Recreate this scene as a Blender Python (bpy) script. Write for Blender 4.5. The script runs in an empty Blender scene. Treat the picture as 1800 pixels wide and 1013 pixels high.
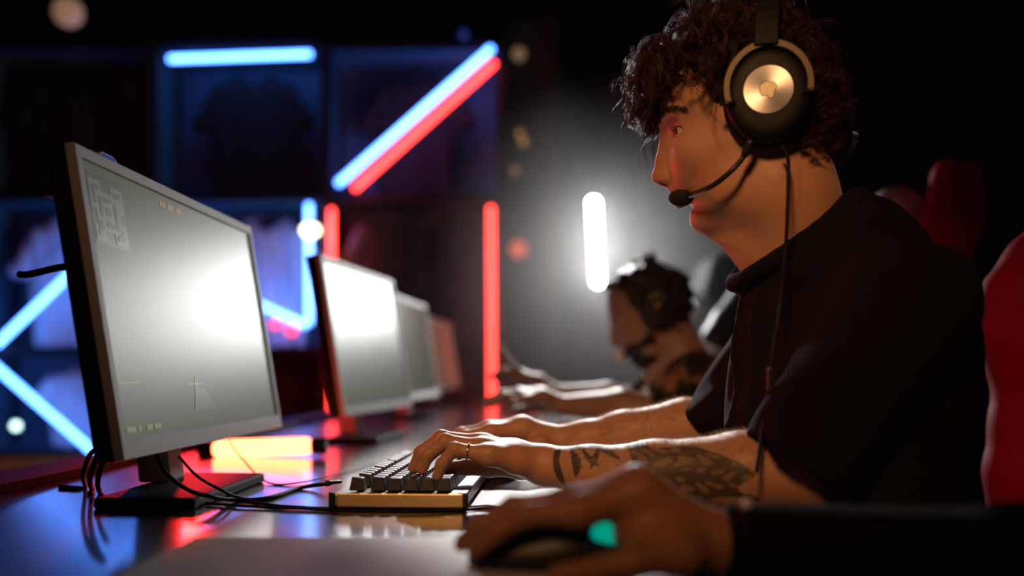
import bpy, bmesh, math, random
import numpy as np
from mathutils import Matrix, Vector

random.seed(7)
RNG = np.random.default_rng(11)
SC = bpy.context.scene
COL = SC.collection
PI = math.pi
R = math.radians

# ------------------------------------------------------------------ camera, world, key lights, exposure
CAM_Z = 0.91
HALO_HAZE, HAZE_FAR = 0.23, 0.0004
TABLE_Z = 0.75
cam_d = bpy.data.cameras.new('camera')
cam_d.sensor_width = 36.0
cam_d.lens = 32.0
cam_d.shift_y = 0.0797
cam_d.clip_start = 0.02
cam_d.dof.use_dof = True
cam_d.dof.focus_distance = 1.12
cam_d.dof.aperture_fstop = 1.5
cam = bpy.data.objects.new('camera', cam_d)
COL.objects.link(cam)
cam.location = (0, 0, CAM_Z)
cam.rotation_euler = (R(90), 0, 0)
SC.camera = cam

w = bpy.data.worlds.new('night')
SC.world = w
w.use_nodes = True
w.node_tree.nodes['Background'].inputs[0].default_value = (0.10, 0.12, 0.2, 1)
w.node_tree.nodes['Background'].inputs[1].default_value = 0.004

# haze: thin everywhere, thickened round the white light to imitate lens glow
HALO_POS = (0.38, 3.40, 1.18)
wt = w.node_tree
_vs = wt.nodes.new('ShaderNodeVolumeScatter')
_vs.inputs['Anisotropy'].default_value = 0.0
_geo = wt.nodes.new('ShaderNodeNewGeometry')
_dist = wt.nodes.new('ShaderNodeVectorMath')
_dist.operation = 'DISTANCE'
_dist.inputs[1].default_value = HALO_POS
_ramp = wt.nodes.new('ShaderNodeMapRange')
_ramp.interpolation_type = 'SMOOTHERSTEP'
_ramp.inputs['From Min'].default_value = 0.0
_ramp.inputs['From Max'].default_value = 0.88
_ramp.inputs['To Min'].default_value = HALO_HAZE
_ramp.inputs['To Max'].default_value = HAZE_FAR
wt.links.new(_geo.outputs['Position'], _dist.inputs[0])
wt.links.new(_dist.outputs['Value'], _ramp.inputs['Value'])
wt.links.new(_ramp.outputs['Result'], _vs.inputs['Density'])
wt.links.new(_vs.outputs[0], wt.nodes['World Output'].inputs['Volume'])
w.cycles.volume_step_size = 0.18

SC.view_settings.view_transform = 'Standard'
SC.view_settings.look = 'None'
SC.view_settings.gamma = 1.0
SC.view_settings.use_curve_mapping = False
SC.view_settings.exposure = 0.0


def lamp(name, kind, loc, target, power, color, **kw):
    l = bpy.data.lights.new(name, kind)
    l.energy = power
    l.color = color
    for k, v in kw.items():
        setattr(l, k, v)
    o = bpy.data.objects.new(name, l)
    COL.objects.link(o)
    o.location = loc
    d = Vector(target) - Vector(loc)
    o.rotation_euler = d.to_track_quat('-Z', 'Y').to_euler()
    return o


# warm ceiling spot behind the camera, aimed at the player
_p = Vector((-0.55, -1.1, 2.35))
lamp('warm_spot', 'SPOT', _p, _p + Vector((0.255, 0.835, -0.485)), 145.0, (1.0, 0.47, 0.18),
     spot_size=R(21.5), spot_blend=0.5, shadow_soft_size=0.22)
# white ceiling spot beyond the players, shining back down the row of arms
lamp('back_spot', 'SPOT', (0.05, 4.2, 2.5), (0.14, 1.70, 0.80), 520.0, (1.0, 0.98, 0.95),
     spot_size=R(16.5), spot_blend=0.25, shadow_soft_size=0.06)
# an added narrow spot to rim the player's curls from behind
lamp('added_rim_spot', 'SPOT', (-0.45, 4.0, 2.75), (0.19, 1.1, 1.235), 330.0, (1.0, 0.98, 0.95),
     spot_size=R(6.5), spot_blend=0.4, shadow_soft_size=0.06)
# light levels of the glowing fittings (radiance)
L_WHITE = 450.0
L_BLUE = (0.85, 2.9, 12.0)
L_RED = (9.0, 0.33, 0.24)
L_ADDED_RED = (170.0, 2.9, 2.6)  # added red tube behind the nearest monitor
L_ORANGE = (15.0, 1.5, 0.55)

# ------------------------------------------------------------------ materials
MATS = {}


def mat(name, color, rough=0.5, metal=0.0, emit=None, estr=1.0, coat=0.0, coat_rough=0.1, sheen=0.0, sss=0.0,
        spec=0.5, aniso=0.0, bump=None):
    m = bpy.data.materials.new(name)
    m.use_nodes = True
    nt = m.node_tree
    b = nt.nodes['Principled BSDF']
    b.inputs['Base Color'].default_value = (*color, 1)
    b.inputs['Roughness'].default_value = rough
    b.inputs['Metallic'].default_value = metal
    b.inputs['Specular IOR Level'].default_value = spec
    b.inputs['Coat Weight'].default_value = coat
    b.inputs['Coat Roughness'].default_value = coat_rough
    b.inputs['Sheen Weight'].default_value = sheen
    b.inputs['Anisotropic'].default_value = aniso
    if sss:
        b.inputs['Subsurface Weight'].default_value = sss
        b.inputs['Subsurface Radius'].default_value = (1.0, 0.3, 0.15)
        b.inputs['Subsurface Scale'].default_value = 0.006
    if emit is not None:
        b.inputs['Emission Color'].default_value = (*emit, 1)
        b.inputs['Emission Strength'].default_value = estr
    if bump:
        sc, st = bump
        tc = nt.nodes.new('ShaderNodeTexCoord')
        nz = nt.nodes.new('ShaderNodeTexNoise')
        nz.inputs['Scale'].default_value = sc
        nz.inputs['Detail'].default_value = 4
        bp = nt.nodes.new('ShaderNodeBump')
        bp.inputs['Strength'].default_value = st
        bp.inputs['Distance'].default_value = 0.002
        nt.links.new(tc.outputs['Object'], nz.inputs['Vector'])
        nt.links.new(nz.outputs['Fac'], bp.inputs['Height'])
        nt.links.new(bp.outputs['Normal'], b.inputs['Normal'])
    MATS[name] = m
    return m


def coat_ior(m, v):
    m.node_tree.nodes['Principled BSDF'].inputs['Coat IOR'].default_value = v


def noise_color(m, c1, c2, scale=8.0, lo=0.35, hi=0.65, kind='noise', detail=4):
    nt = m.node_tree
    b = nt.nodes['Principled BSDF']
    tc = nt.nodes.new('ShaderNodeTexCoord')
    if kind == 'noise':
        t = nt.nodes.new('ShaderNodeTexNoise')
        t.inputs['Scale'].default_value = scale
        t.inputs['Detail'].default_value = detail
        out = t.outputs['Fac']
    elif kind == 'wave':
        t = nt.nodes.new('ShaderNodeTexWave')
        t.inputs['Scale'].default_value = scale
        t.inputs['Distortion'].default_value = 1.0
        out = t.outputs['Fac']
    else:
        t = nt.nodes.new('ShaderNodeTexVoronoi')
        t.inputs['Scale'].default_value = scale
        out = t.outputs['Distance']
    r = nt.nodes.new('ShaderNodeValToRGB')
    r.color_ramp.elements[0].position = lo
    r.color_ramp.elements[1].position = hi
    r.color_ramp.elements[0].color = (*c1, 1)
    r.color_ramp.elements[1].color = (*c2, 1)
    nt.links.new(tc.outputs['Object'], t.inputs['Vector'])
    nt.links.new(out, r.inputs['Fac'])
    nt.links.new(r.outputs['Color'], b.inputs['Base Color'])
    return m


mat('black_plastic', (0.012, 0.012, 0.013), 0.45)
mat('black_matte', (0.010, 0.010, 0.011), 0.8)
mat('monitor_grey', (0.55, 0.54, 0.53), 0.55, bump=(900, 0.25))
mat('monitor_dark', (0.010, 0.010, 0.012), 0.5, spec=0.15)
mat('screen', (0.015, 0.015, 0.012), 0.375, emit=(0.055, 0.059, 0.042), estr=1.0, spec=0.24)
mat('screen_map', (0.012, 0.012, 0.010), 0.36, emit=(0.034, 0.037, 0.027), estr=1.0, spec=0.6)
mat('screen_map_floor', (0.02, 0.02, 0.02), 0.36, emit=(0.070, 0.074, 0.056), estr=1.0, spec=0.6)
mat('screen_text', (0.02, 0.02, 0.01), 0.4, emit=(0.10, 0.11, 0.03), estr=1.0)
mat('screen_text_warm', (0.02, 0.02, 0.01), 0.4, emit=(0.22, 0.12, 0.03), estr=1.0)
mat('desk_black', (0.034, 0.032, 0.035), 0.33, coat=1.0, coat_rough=0.15, bump=(420, 0.22))
coat_ior(MATS['desk_black'], 1.95)
mat('desk_frame', (0.012, 0.012, 0.013), 0.5)
mat('desk_rail', (0.004, 0.014, 0.030), 0.6, spec=0.10)
mat('base_dark', (0.004, 0.006, 0.016), 0.6, spec=0.12)
mat('arm_hair', (0.45, 0.36, 0.28), 0.5)
mat('cable', (0.004, 0.004, 0.004), 0.6, spec=0.2)
mat('cable_plug', (0.014, 0.014, 0.014), 0.4)
mat('gold', (1.0, 0.80, 0.42), 0.5, metal=1.0, bump=(60, 0.25))
mat('kb_case', (0.55, 0.55, 0.57), 0.28, metal=0.25)
mat('keycap', (0.020, 0.020, 0.022), 0.42)
mat('kb_plate', (0.02, 0.02, 0.022), 0.5)
mat('mouse_black', (0.012, 0.012, 0.013), 0.4)
mat('teal_light', (0.0, 0.05, 0.04), 0.4, emit=(0.0, 0.30, 0.21), estr=1.0)
mat('mouse_red', (0.42, 0.012, 0.02), 0.35, coat=0.3)
mat('white_plastic', (0.75, 0.75, 0.75), 0.4)
mat('mat_grey', (0.68, 0.66, 0.69), 0.55, bump=(700, 0.2))
mat('silver', (0.43, 0.45, 0.47), 0.36, metal=1.0)
mat('bronze', (0.095, 0.080, 0.060), 0.5, metal=1.0)
mat('emblem_gold', (0.26, 0.25, 0.19), 0.38, metal=1.0)
mat('leatherette', (0.006, 0.006, 0.006), 0.6, spec=0.2)
mat('chair_grey', (0.03, 0.03, 0.032), 0.8, spec=0.05)
mat('cup_black', (0.005, 0.005, 0.005), 0.55, spec=0.25)
mat('foam', (0.012, 0.012, 0.012), 0.95, bump=(900, 0.6))
mat('hair', (0.044, 0.016, 0.012), 0.42, spec=0.3)
mat('brow', (0.045, 0.022, 0.014), 0.6, spec=0.2)
mat('hair_cap', (0.008, 0.004, 0.003), 0.9)
mat('dark_hair', (0.010, 0.008, 0.007), 0.6)
mat('tee_black', (0.0065, 0.0055, 0.006), 0.95, spec=0.15, bump=(1200, 0.3))
mat('tee_inner', (0.22, 0.20, 0.20), 0.9)
mat('trousers', (0.012, 0.013, 0.018), 0.9)
mat('shoe', (0.02, 0.02, 0.02), 0.6)
mat('eye_white', (0.55, 0.48, 0.45), 0.15)
mat('iris', (0.030, 0.016, 0.010), 0.1)
mat('chair_red', (0.46, 0.004, 0.030), 0.6, spec=0.15, bump=(700, 0.15))
mat('chair_black', (0.012, 0.012, 0.012), 0.5, bump=(700, 0.15))
mat('chair_white', (0.60, 0.58, 0.58), 0.5)
mat('chair_frame', (0.015, 0.015, 0.016), 0.4)
mat('floor', (0.020, 0.019, 0.020), 0.55)
noise_color(MATS['floor'], (0.014, 0.014, 0.015), (0.028, 0.026, 0.026), 3.0)
mat('wall_dark', (0.012, 0.012, 0.013), 0.85, bump=(40, 0.1))
mat('ceiling_dark', (0.008, 0.008, 0.009), 0.95)
mat('wall_slat', (0.05, 0.035, 0.026), 0.7)
noise_color(MATS['wall_slat'], (0.020, 0.017, 0.015), (0.055, 0.044, 0.036), 5.0)
mat('wood_column', (0.09, 0.045, 0.024), 0.6)
noise_color(MATS['wood_column'], (0.05, 0.026, 0.016), (0.11, 0.058, 0.03), 9.0, kind='wave')
mat('shelf_black', (0.010, 0.010, 0.012), 0.6)
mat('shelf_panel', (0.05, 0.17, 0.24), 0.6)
mat('plinth_wood', (0.30, 0.12, 0.035), 0.6)
noise_color(MATS['plinth_wood'], (0.70, 0.28, 0.06), (0.88, 0.42, 0.10), 6.0, kind='wave')
mat('cloth_white', (0.78, 0.76, 0.80), 0.95)
mat('cloth_black', (0.014, 0.014, 0.016), 0.95)
mat('cloth_maroon', (0.16, 0.012, 0.022), 0.95)
mat('cloth_grey', (0.22, 0.20, 0.22), 0.95)
mat('tube_blue', (0.5, 0.5, 0.5), 0.4, emit=L_BLUE)
mat('tube_red', (0.5, 0.5, 0.5), 0.4, emit=L_RED)
mat('tube_added_red', (0.5, 0.5, 0.5), 0.4, emit=L_ADDED_RED)
mat('tube_orange', (0.5, 0.5, 0.5), 0.4, emit=L_ORANGE)
mat('tube_white', (0.5, 0.5, 0.5), 0.4, emit=(1.0, 1.0, 0.97), estr=L_WHITE)
mat('bulb_warm', (0.5, 0.4, 0.3), 0.4, emit=(0.20, 0.11, 0.065))
mat('bulb_lilac', (0.4, 0.3, 0.4), 0.4, emit=(0.22, 0.16, 0.30))
mat('bulb_amber', (0.5, 0.3, 0.1), 0.4, emit=(0.33, 0.16, 0.06))
mat('bulb_orange', (0.5, 0.2, 0.1), 0.4, emit=(0.62, 0.085, 0.03))
mat('bulb_yellow', (0.5, 0.5, 0.4), 0.4, emit=(6.0, 6.2, 3.4))
mat('bulb_mint', (0.5, 0.5, 0.5), 0.4, emit=(2.6, 4.2, 4.0))
mat('bulb_red', (0.5, 0.1, 0.1), 0.4, emit=(4.5, 0.12, 0.10))
mat('lens_blue', (0.01, 0.02, 0.12), 0.2, emit=(0.01, 0.03, 0.20))
mat('metal_ring', (0.8, 0.7, 0.5), 0.25, metal=1.0)
mat('chrome', (0.8, 0.8, 0.8), 0.2, metal=1.0)
mat('patterned', (0.1, 0.06, 0.04), 0.9)
noise_color(MATS['patterned'], (0.010, 0.009, 0.010), (0.30, 0.13, 0.07), 16.0, 0.48, 0.60)


def skin_mat(name, base, tattoo=False, deep=(0.45, 0.10, 0.07)):
    m = mat(name, base, 0.52, sheen=0.22, sss=0.12, bump=(500, 0.12))
    nt = m.node_tree
    b = nt.nodes['Principled BSDF']
    at_ = nt.nodes.new('ShaderNodeAttribute')
    at_.attribute_name = 'tone'
    sep = nt.nodes.new('ShaderNodeSeparateColor')
    nt.links.new(at_.outputs['Color'], sep.inputs['Color'])
    nz = nt.nodes.new('ShaderNodeTexNoise')
    nz.inputs['Scale'].default_value = 40
    tc = nt.nodes.new('ShaderNodeTexCoord')
    nt.links.new(tc.outputs['Object'], nz.inputs['Vector'])
    m0 = nt.nodes.new('ShaderNodeMix')
    m0.data_type = 'RGBA'
    m0.inputs[6].default_value = (*base, 1)
    m0.inputs[7].default_value = (base[0] * .88, base[1] * .80, base[2] * .78, 1)
    nt.links.new(nz.outputs['Fac'], m0.inputs[0])
    m1 = nt.nodes.new('ShaderNodeMix')
    m1.data_type = 'RGBA'
    m1.inputs[7].default_value = (*deep, 1)
    nt.links.new(sep.outputs['Red'], m1.inputs[0])
    nt.links.new(m0.outputs[2], m1.inputs[6])
    m2 = nt.nodes.new('ShaderNodeMix')
    m2.data_type = 'RGBA'
    m2.inputs[7].default_value = (0.035, 0.032, 0.030, 1)
    nt.links.new(sep.outputs['Green'], m2.inputs[0])
    nt.links.new(m1.outputs[2], m2.inputs[6])
    nt.links.new(m2.outputs[2], b.inputs['Base Color'])
    return m


skin_mat('skin', (0.54, 0.29, 0.185))
skin_mat('skin_tan', (0.30, 0.19, 0.14))
skin_mat('skin_brown', (0.42, 0.19, 0.105))
M = MATS

# radial brushed finish on the ear cup disc
_nt = M['silver'].node_tree
_b = _nt.nodes['Principled BSDF']
_b.inputs['Anisotropic'].default_value = 0.85
_tg = _nt.nodes.new('ShaderNodeTangent')
_tg.direction_type = 'RADIAL'
_tg.axis = 'Z'
_nt.links.new(_tg.outputs['Tangent'], _b.inputs['Tangent'])


# ------------------------------------------------------------------ helpers
def at(px, py, y):
    """point of the room seen at a photo position and a distance Y along the room"""
    return Vector(((px - 900) / 1600 * y, y, CAM_Z + (650 - py) / 1600 * y))


def rel(x, y, z):
    return Vector((x, y, CAM_Z + z))


def mesh_np(name, v, f, smooth=True):
    me = bpy.data.meshes.new(name)
    v = np.asarray(v, np.float32)
    f = np.asarray(f, np.int32)
    n = f.shape[1]
    me.vertices.add(len(v))
    me.vertices.foreach_set('co', v.ravel())
    me.loops.add(f.size)
    me.loops.foreach_set('vertex_index', f.ravel())
    me.polygons.add(len(f))
    me.polygons.foreach_set('loop_start', np.arange(0, f.size, n, dtype=np.int32))
    me.polygons.foreach_set('loop_total', np.full(len(f), n, np.int32))
    me.polygons.foreach_set('use_smooth', np.full(len(f), smooth, bool))
    me.update(calc_edges=True)
    return me


def link(name, me, material, parent=None):
    o = bpy.data.objects.new(name, me)
    COL.objects.link(o)
    if material is not None and len(me.materials) == 0:
        me.materials.append(M[material] if isinstance(material, str) else material)
    if parent is not None:
        adopt(o, parent)
    return o


def wm(o):
    m = o.matrix_basis.copy()
    if o.parent is not None:
        m = wm(o.parent) @ o.matrix_parent_inverse @ m
    return m


def adopt(o, parent):
    o.parent = parent
    o.matrix_parent_inverse = wm(parent).inverted()
    return o


def thing(name, label, cat, loc=(0, 0, 0), group=None, rotz=0.0):
    o = bpy.data.objects.new(name, None)
    o.empty_display_size = 0.05
    COL.objects.link(o)
    o.location = loc
    o.rotation_euler = (0, 0, rotz)
    return tag(o, label, cat, group)


def tag(o, label=None, cat=None, group=None, kind=None):
    if label:
        o['label'] = label
    if cat:
        o['category'] = cat
    if group:
        o['group'] = group
    if kind:
        o['kind'] = kind
    return o


def dup(src, parent=None):
    c = src.copy()
    COL.objects.link(c)
    if parent is not None:
        c.parent = parent
    for ch in list(src.children):
        dup(ch, c)
    return c


class MB:
    def __init__(s):
        s.v = []
        s.f = []

    def add(s, vs, fs):
        o = len(s.v)
        s.v += [tuple(p) for p in vs]
        s.f += [tuple(i + o for i in q) for q in fs]
        return s

    def box(s, c, size, rot=None):
        hx, hy, hz = size[0] / 2, size[1] / 2, size[2] / 2
        vs = [Vector((x, y, z)) for x in (-hx, hx) for y in (-hy, hy) for z in (-hz, hz)]
        if rot is not None:
            vs = [rot @ p for p in vs]
        c = Vector(c)
        vs = [p + c for p in vs]
        return s.add(vs, [(0, 1, 3, 2), (4, 6, 7, 5), (0, 4, 5, 1), (2, 3, 7, 6), (0, 2, 6, 4), (1, 5, 7, 3)])

    def prism(s, pts2, plane, thick):
        """pts2 in plane axes; plane = (origin, e1, e2); extruded along e1 x e2 by thick"""
        o, a, b = Vector(plane[0]), Vector(plane[1]), Vector(plane[2])
        n = a.cross(b).normalized() * thick
        k = len(pts2)
        bot = [o + a * x + b * y for x, y in pts2]
        top = [p + n for p in bot]
        return s.add(bot + top, [tuple(reversed(range(k))), tuple(range(k, 2 * k))] +
                     [(i, (i + 1) % k, k + (i + 1) % k, k + i) for i in range(k)])

    def tube(s, path, r, sides=8, caps=True):
        path = [Vector(p) for p in path]
        n = len(path)
        rs = r if hasattr(r, '__len__') else [r] * n
        vs = []
        t0 = (path[1] - path[0]).normalized()
        up = Vector((0, 0, 1)) if abs(t0.z) < 0.9 else Vector((1, 0, 0))
        nrm = (up - t0 * up.dot(t0)).normalized()
        for i in range(n):
            t = (path[min(i + 1, n - 1)] - path[max(i - 1, 0)]).normalized()
            nrm = (nrm - t * nrm.dot(t)).normalized()
            bn = t.cross(nrm)
            for k in range(sides):
                a = 2 * PI * k / sides
                vs.append(path[i] + (nrm * math.cos(a) + bn * math.sin(a)) * rs[i])
        fs = []
        for i in range(n - 1):
            for k in range(sides):
                a, b = i * sides + k, i * sides + (k + 1) % sides
                fs.append((a, b, b + sides, a + sides))
        if caps:
            fs.append(tuple(reversed(range(sides))))
            fs.append(tuple(range((n - 1) * sides, n * sides)))
        return s.add(vs, fs)

    def pill(s, a, b, r, sides=16, rings=6):
        """round-ended bar"""
        a, b = Vector(a), Vector(b)
        d = (b - a).normalized()
        path, rs = [], []
        for i in range(rings + 1):
            t = PI / 2 * i / rings
            path.append(a - d * r * math.cos(t) * 1.0)
            rs.append(max(r * math.sin(t), r * 0.02))
        for i in range(rings + 1):
            t = PI / 2 * (1 - i / rings)
            path.append(b + d * r * math.cos(t))
            rs.append(max(r * math.sin(t), r * 0.02))
        return s.tube(path, rs, sides)

    def lathe(s, prof, origin, axis, sides=32, scale2=1.0, e1=None):
        """prof: (radius, height along axis)"""
        ax = Vector(axis).normalized()
        e1 = Vector(e1) if e1 is not None else ax.orthogonal()
        e1 = (e1 - ax * e1.dot(ax)).normalized()
        e2 = ax.cross(e1)
        o = Vector(origin)
        vs = []
        for r, h in prof:
            for k in range(sides):
                a = 2 * PI * k / sides
                vs.append(o + ax * h + e1 * r * math.cos(a) + e2 * r * math.sin(a) * scale2)
        fs = []
        for i in range(len(prof) - 1):
            for k in range(sides):
                a, b = i * sides + k, i * sides + (k + 1) % sides
                fs.append((a, b, b + sides, a + sides))
        fs.append(tuple(reversed(range(sides))))
        fs.append(tuple(range((len(prof) - 1) * sides, len(prof) * sides)))
        return s.add(vs, fs)

    def ball(s, c, r, seg=20, rings=12):
        rr = r if hasattr(r, '__len__') else (r, r, r)
        c = Vector(c)
        vs = [c + Vector((0, 0, rr[2]))]
        for i in range(1, rings):
            t = PI * i / rings
            for k in range(seg):
                a = 2 * PI * k / seg
                vs.append(c + Vector((rr[0] * math.sin(t) * math.cos(a), rr[1] * math.sin(t) * math.sin(a), rr[2] * math.cos(t))))
        vs.append(c - Vector((0, 0, rr[2])))
        fs = [(0, 1 + k, 1 + (k + 1) % seg) for k in range(seg)]
        for i in range(rings - 2):
            for k in range(seg):
                a, b = 1 + i * seg + k, 1 + i * seg + (k + 1) % seg
                fs.append((a, a + seg, b + seg, b))
        e = len(vs) - 1
        o = 1 + (rings - 2) * seg
        fs += [(e, o + (k + 1) % seg, o + k) for k in range(seg)]
        return s.add(vs, fs)

    def mesh(s, name, smooth=False):
        me = bpy.data.meshes.new(name)
        me.from_pydata(s.v, [], s.f)
        bm = bmesh.new()
        bm.from_mesh(me)
        bmesh.ops.recalc_face_normals(bm, faces=bm.faces)
        bm.to_mesh(me)
        bm.free()
        if smooth:
            for p in me.polygons:
                p.use_smooth = True
        return me

    def build(s, name, material, parent=None, smooth=False, bevel=0.0, seg=2):
        o = link(name, s.mesh(name, smooth), material, parent)
        if bevel:
            b = o.modifiers.new('bevel', 'BEVEL')
            b.width = bevel
            b.segments = seg
            b.limit_method = 'ANGLE'
        return o


def spline(pts, n=8):
    """Catmull-Rom through the points"""
    p = [Vector(q) for q in pts]
    p = [p[0] * 2 - p[1]] + p + [p[-1] * 2 - p[-2]]
    out = []
    for i in range(1, len(p) - 2):
        for k in range(n):
            t = k / n
            a, b, c, d = p[i - 1], p[i], p[i + 1], p[i + 2]
            out.append(0.5 * ((2 * b) + (c - a) * t + (2 * a - 5 * b + 4 * c - d) * t * t + (3 * b - a - 3 * c + d) * t ** 3))
    out.append(p[-2])
    return out


# ------------------------------------------------------------------ smooth solids: distance field -> one continuous surface
class Field:
    def __init__(s, lo, hi, h):
        s.lo = np.array(lo, np.float32)
        s.h = h
        s.n = np.ceil((np.array(hi) - s.lo) / h).astype(int) + 1
        s.ax = [(s.lo[i] + h * np.arange(s.n[i])).astype(np.float32) for i in range(3)]
        s.g = np.full(s.n, 0.5, np.float32)

    def sub(s, lo, hi, pad):
        sl = []
        for i in range(3):
            a = int(np.floor((lo[i] - pad - s.lo[i]) / s.h))
            b = int(np.ceil((hi[i] + pad - s.lo[i]) / s.h)) + 1
            a, b = max(a, 0), min(b, s.n[i])
            if a >= b:
                return None
            sl.append(slice(a, b))
        sl = tuple(sl)
        return sl, s.ax[0][sl[0]][:, None, None], s.ax[1][sl[1]][None, :, None], s.ax[2][sl[2]][None, None, :]

    def put(s, lo, hi, fn, k=0.01, op='add'):
        q = s.sub(lo, hi, k + 3 * s.h)
        if q is None:
            return s
        sl, X, Y, Z = q
        d = fn(X, Y, Z)
        a = s.g[sl]
        if op == 'add':
            h = np.clip(0.5 + 0.5 * (a - d) / k, 0, 1)
            s.g[sl] = a + (d - a) * h - k * h * (1 - h)
        else:
            d = -d
            h = np.clip(0.5 - 0.5 * (a - d) / k, 0, 1)
            s.g[sl] = a + (d - a) * h + k * h * (1 - h)
        return s

    def cone(s, a, b, ra, rb, k=0.01, op='add'):
        a, b = np.array(a, float), np.array(b, float)
        r = max(ra, rb)
        e = b - a
        L = float(e @ e) + 1e-12

        def fn(X, Y, Z):
            x, y, z = X - a[0], Y - a[1], Z - a[2]
            t = np.clip((x * e[0] + y * e[1] + z * e[2]) / L, 0, 1)
            return np.sqrt((x - t * e[0]) ** 2 + (y - t * e[1]) ** 2 + (z - t * e[2]) ** 2) - (ra + (rb - ra) * t)
        return s.put(np.minimum(a, b) - r, np.maximum(a, b) + r, fn, k, op)

    def chain(s, pts, rs, k=0.008):
        for i in range(len(pts) - 1):
            s.cone(pts[i], pts[i + 1], rs[i], rs[i + 1], k)
        return s

    def ell(s, c, r, k=0.01, op='add', rot=None):
        c = np.array(c, float)
        r = np.array(r if hasattr(r, '__len__') else (r, r, r), float)
        m = np.array(rot.inverted()) if rot is not None else np.eye(3)
        R_ = float(max(r))
        ext = r if rot is None else np.array([R_] * 3)

        def fn(X, Y, Z):
            x, y, z = X - c[0], Y - c[1], Z - c[2]
            if rot is not None:
                x, y, z = (m[0, 0] * x + m[0, 1] * y + m[0, 2] * z, m[1, 0] * x + m[1, 1] * y + m[1, 2] * z,
                           m[2, 0] * x + m[2, 1] * y + m[2, 2] * z)
            k0 = np.sqrt((x / r[0]) ** 2 + (y / r[1]) ** 2 + (z / r[2]) ** 2)
            k1 = np.sqrt((x / r[0] ** 2) ** 2 + (y / r[1] ** 2) ** 2 + (z / r[2] ** 2) ** 2) + 1e-9
            return k0 * (k0 - 1) / k1
        return s.put(c - ext, c + ext, fn, k, op)

    def rbox(s, c, size, rad, k=0.005, op='add', rot=None):
        c = np.array(c, float)
        hs = np.array(size, float) / 2 - rad
        m = np.array(rot.inverted()) if rot is not None else np.eye(3)
        ext = np.array(size) / 2 if rot is None else np.array([np.linalg.norm(np.array(size) / 2)] * 3)

        def fn(X, Y, Z):
            x, y, z = X - c[0], Y - c[1], Z - c[2]
            if rot is not None:
                x, y, z = (m[0, 0] * x + m[0, 1] * y + m[0, 2] * z, m[1, 0] * x + m[1, 1] * y + m[1, 2] * z,
                           m[2, 0] * x + m[2, 1] * y + m[2, 2] * z)
            qx, qy, qz = np.abs(x) - hs[0], np.abs(y) - hs[1], np.abs(z) - hs[2]
            return np.sqrt(np.maximum(qx, 0) ** 2 + np.maximum(qy, 0) ** 2 + np.maximum(qz, 0) ** 2) + \
                np.minimum(np.maximum(qx, np.maximum(qy, qz)), 0) - rad
        return s.put(c - ext, c + ext, fn, k, op)

    def cut(s, c, n, k=0.004):
        """keep the side behind the plane"""
        c = np.array(c, float)
        n = np.array(Vector(n).normalized())
        X, Y, Z = s.ax[0][:, None, None], s.ax[1][None, :, None], s.ax[2][None, None, :]
        s.g = np.maximum(s.g, ((X - c[0]) * n[0] + (Y - c[1]) * n[1] + (Z - c[2]) * n[2]).astype(np.float32))
        return s

    def warp(s, fn):
        X, Y, Z = s.ax[0][:, None, None], s.ax[1][None, :, None], s.ax[2][None, None, :]
        s.g = s.g + fn(X, Y, Z).astype(np.float32)
        return s

    def surface(s):
        g = s.g
        for ax in range(3):
            for e in (0, -1):
                ix = [slice(None)] * 3
                ix[ax] = e
                g[tuple(ix)] = np.maximum(g[tuple(ix)], 0.001)
        ins = g < 0
        c = np.zeros(np.array(g.shape) - 1, np.uint8)
        for i in (0, 1):
            for j in (0, 1):
                for k in (0, 1):
                    c += ins[i:g.shape[0] - 1 + i, j:g.shape[1] - 1 + j, k:g.shape[2] - 1 + k]
        act = (c > 0) & (c < 8)
        ids = np.argwhere(act)
        idx = np.full(act.shape, -1, np.int32)
        idx[act] = np.arange(len(ids), dtype=np.int32)
        corner = [(i, j, k) for i in (0, 1) for j in (0, 1) for k in (0, 1)]
        val = np.stack([g[ids[:, 0] + i, ids[:, 1] + j, ids[:, 2] + k] for i, j, k in corner], 1)
        acc = np.zeros((len(ids), 3))
        cnt = np.zeros(len(ids))
        for a in range(8):
            for b in range(a + 1, 8):
                ca, cb = np.array(corner[a]), np.array(corner[b])
                if abs(ca - cb).sum() != 1:
                    continue
                va, vb = val[:, a], val[:, b]
                m = (va < 0) != (vb < 0)
                t = np.where(m, va / np.where(m, va - vb, 1), 0)
                acc += (ca + np.outer(t, cb - ca)) * m[:, None]
                cnt += m
        v = s.lo + (ids + acc / cnt[:, None]) * s.h
        quads = []
        for ax in range(3):
            u, w_ = (ax + 1) % 3, (ax + 2) % 3
            sa = [slice(None)] * 3
            sb = [slice(None)] * 3
            sa[ax] = slice(0, -1)
            sb[ax] = slice(1, None)
            A, B = ins[tuple(sa)], ins[tuple(sb)]
            e = np.argwhere(A != B)
            ok = (e[:, u] > 0) & (e[:, w_] > 0) & (e[:, u] < g.shape[u] - 1) & (e[:, w_] < g.shape[w_] - 1)
            e = e[ok]
            fl = A[e[:, 0], e[:, 1], e[:, 2]]

            def cell(du, dw):
                q = e.copy()
                q[:, u] += du
                q[:, w_] += dw
                return idx[q[:, 0], q[:, 1], q[:, 2]]
            q = np.stack([cell(-1, -1), cell(0, -1), cell(0, 0), cell(-1, 0)], 1)
            q[~fl] = q[~fl][:, ::-1]
            quads.append(q)
        f = np.concatenate(quads)
        return v.astype(np.float32), f.astype(np.int32)

    def build(s, name, material, parent=None, relax=1):
        v, f = s.surface()
        v = smooth_np(v, f, relax)
        return link(name, mesh_np(name, v, f), material, parent)


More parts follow.
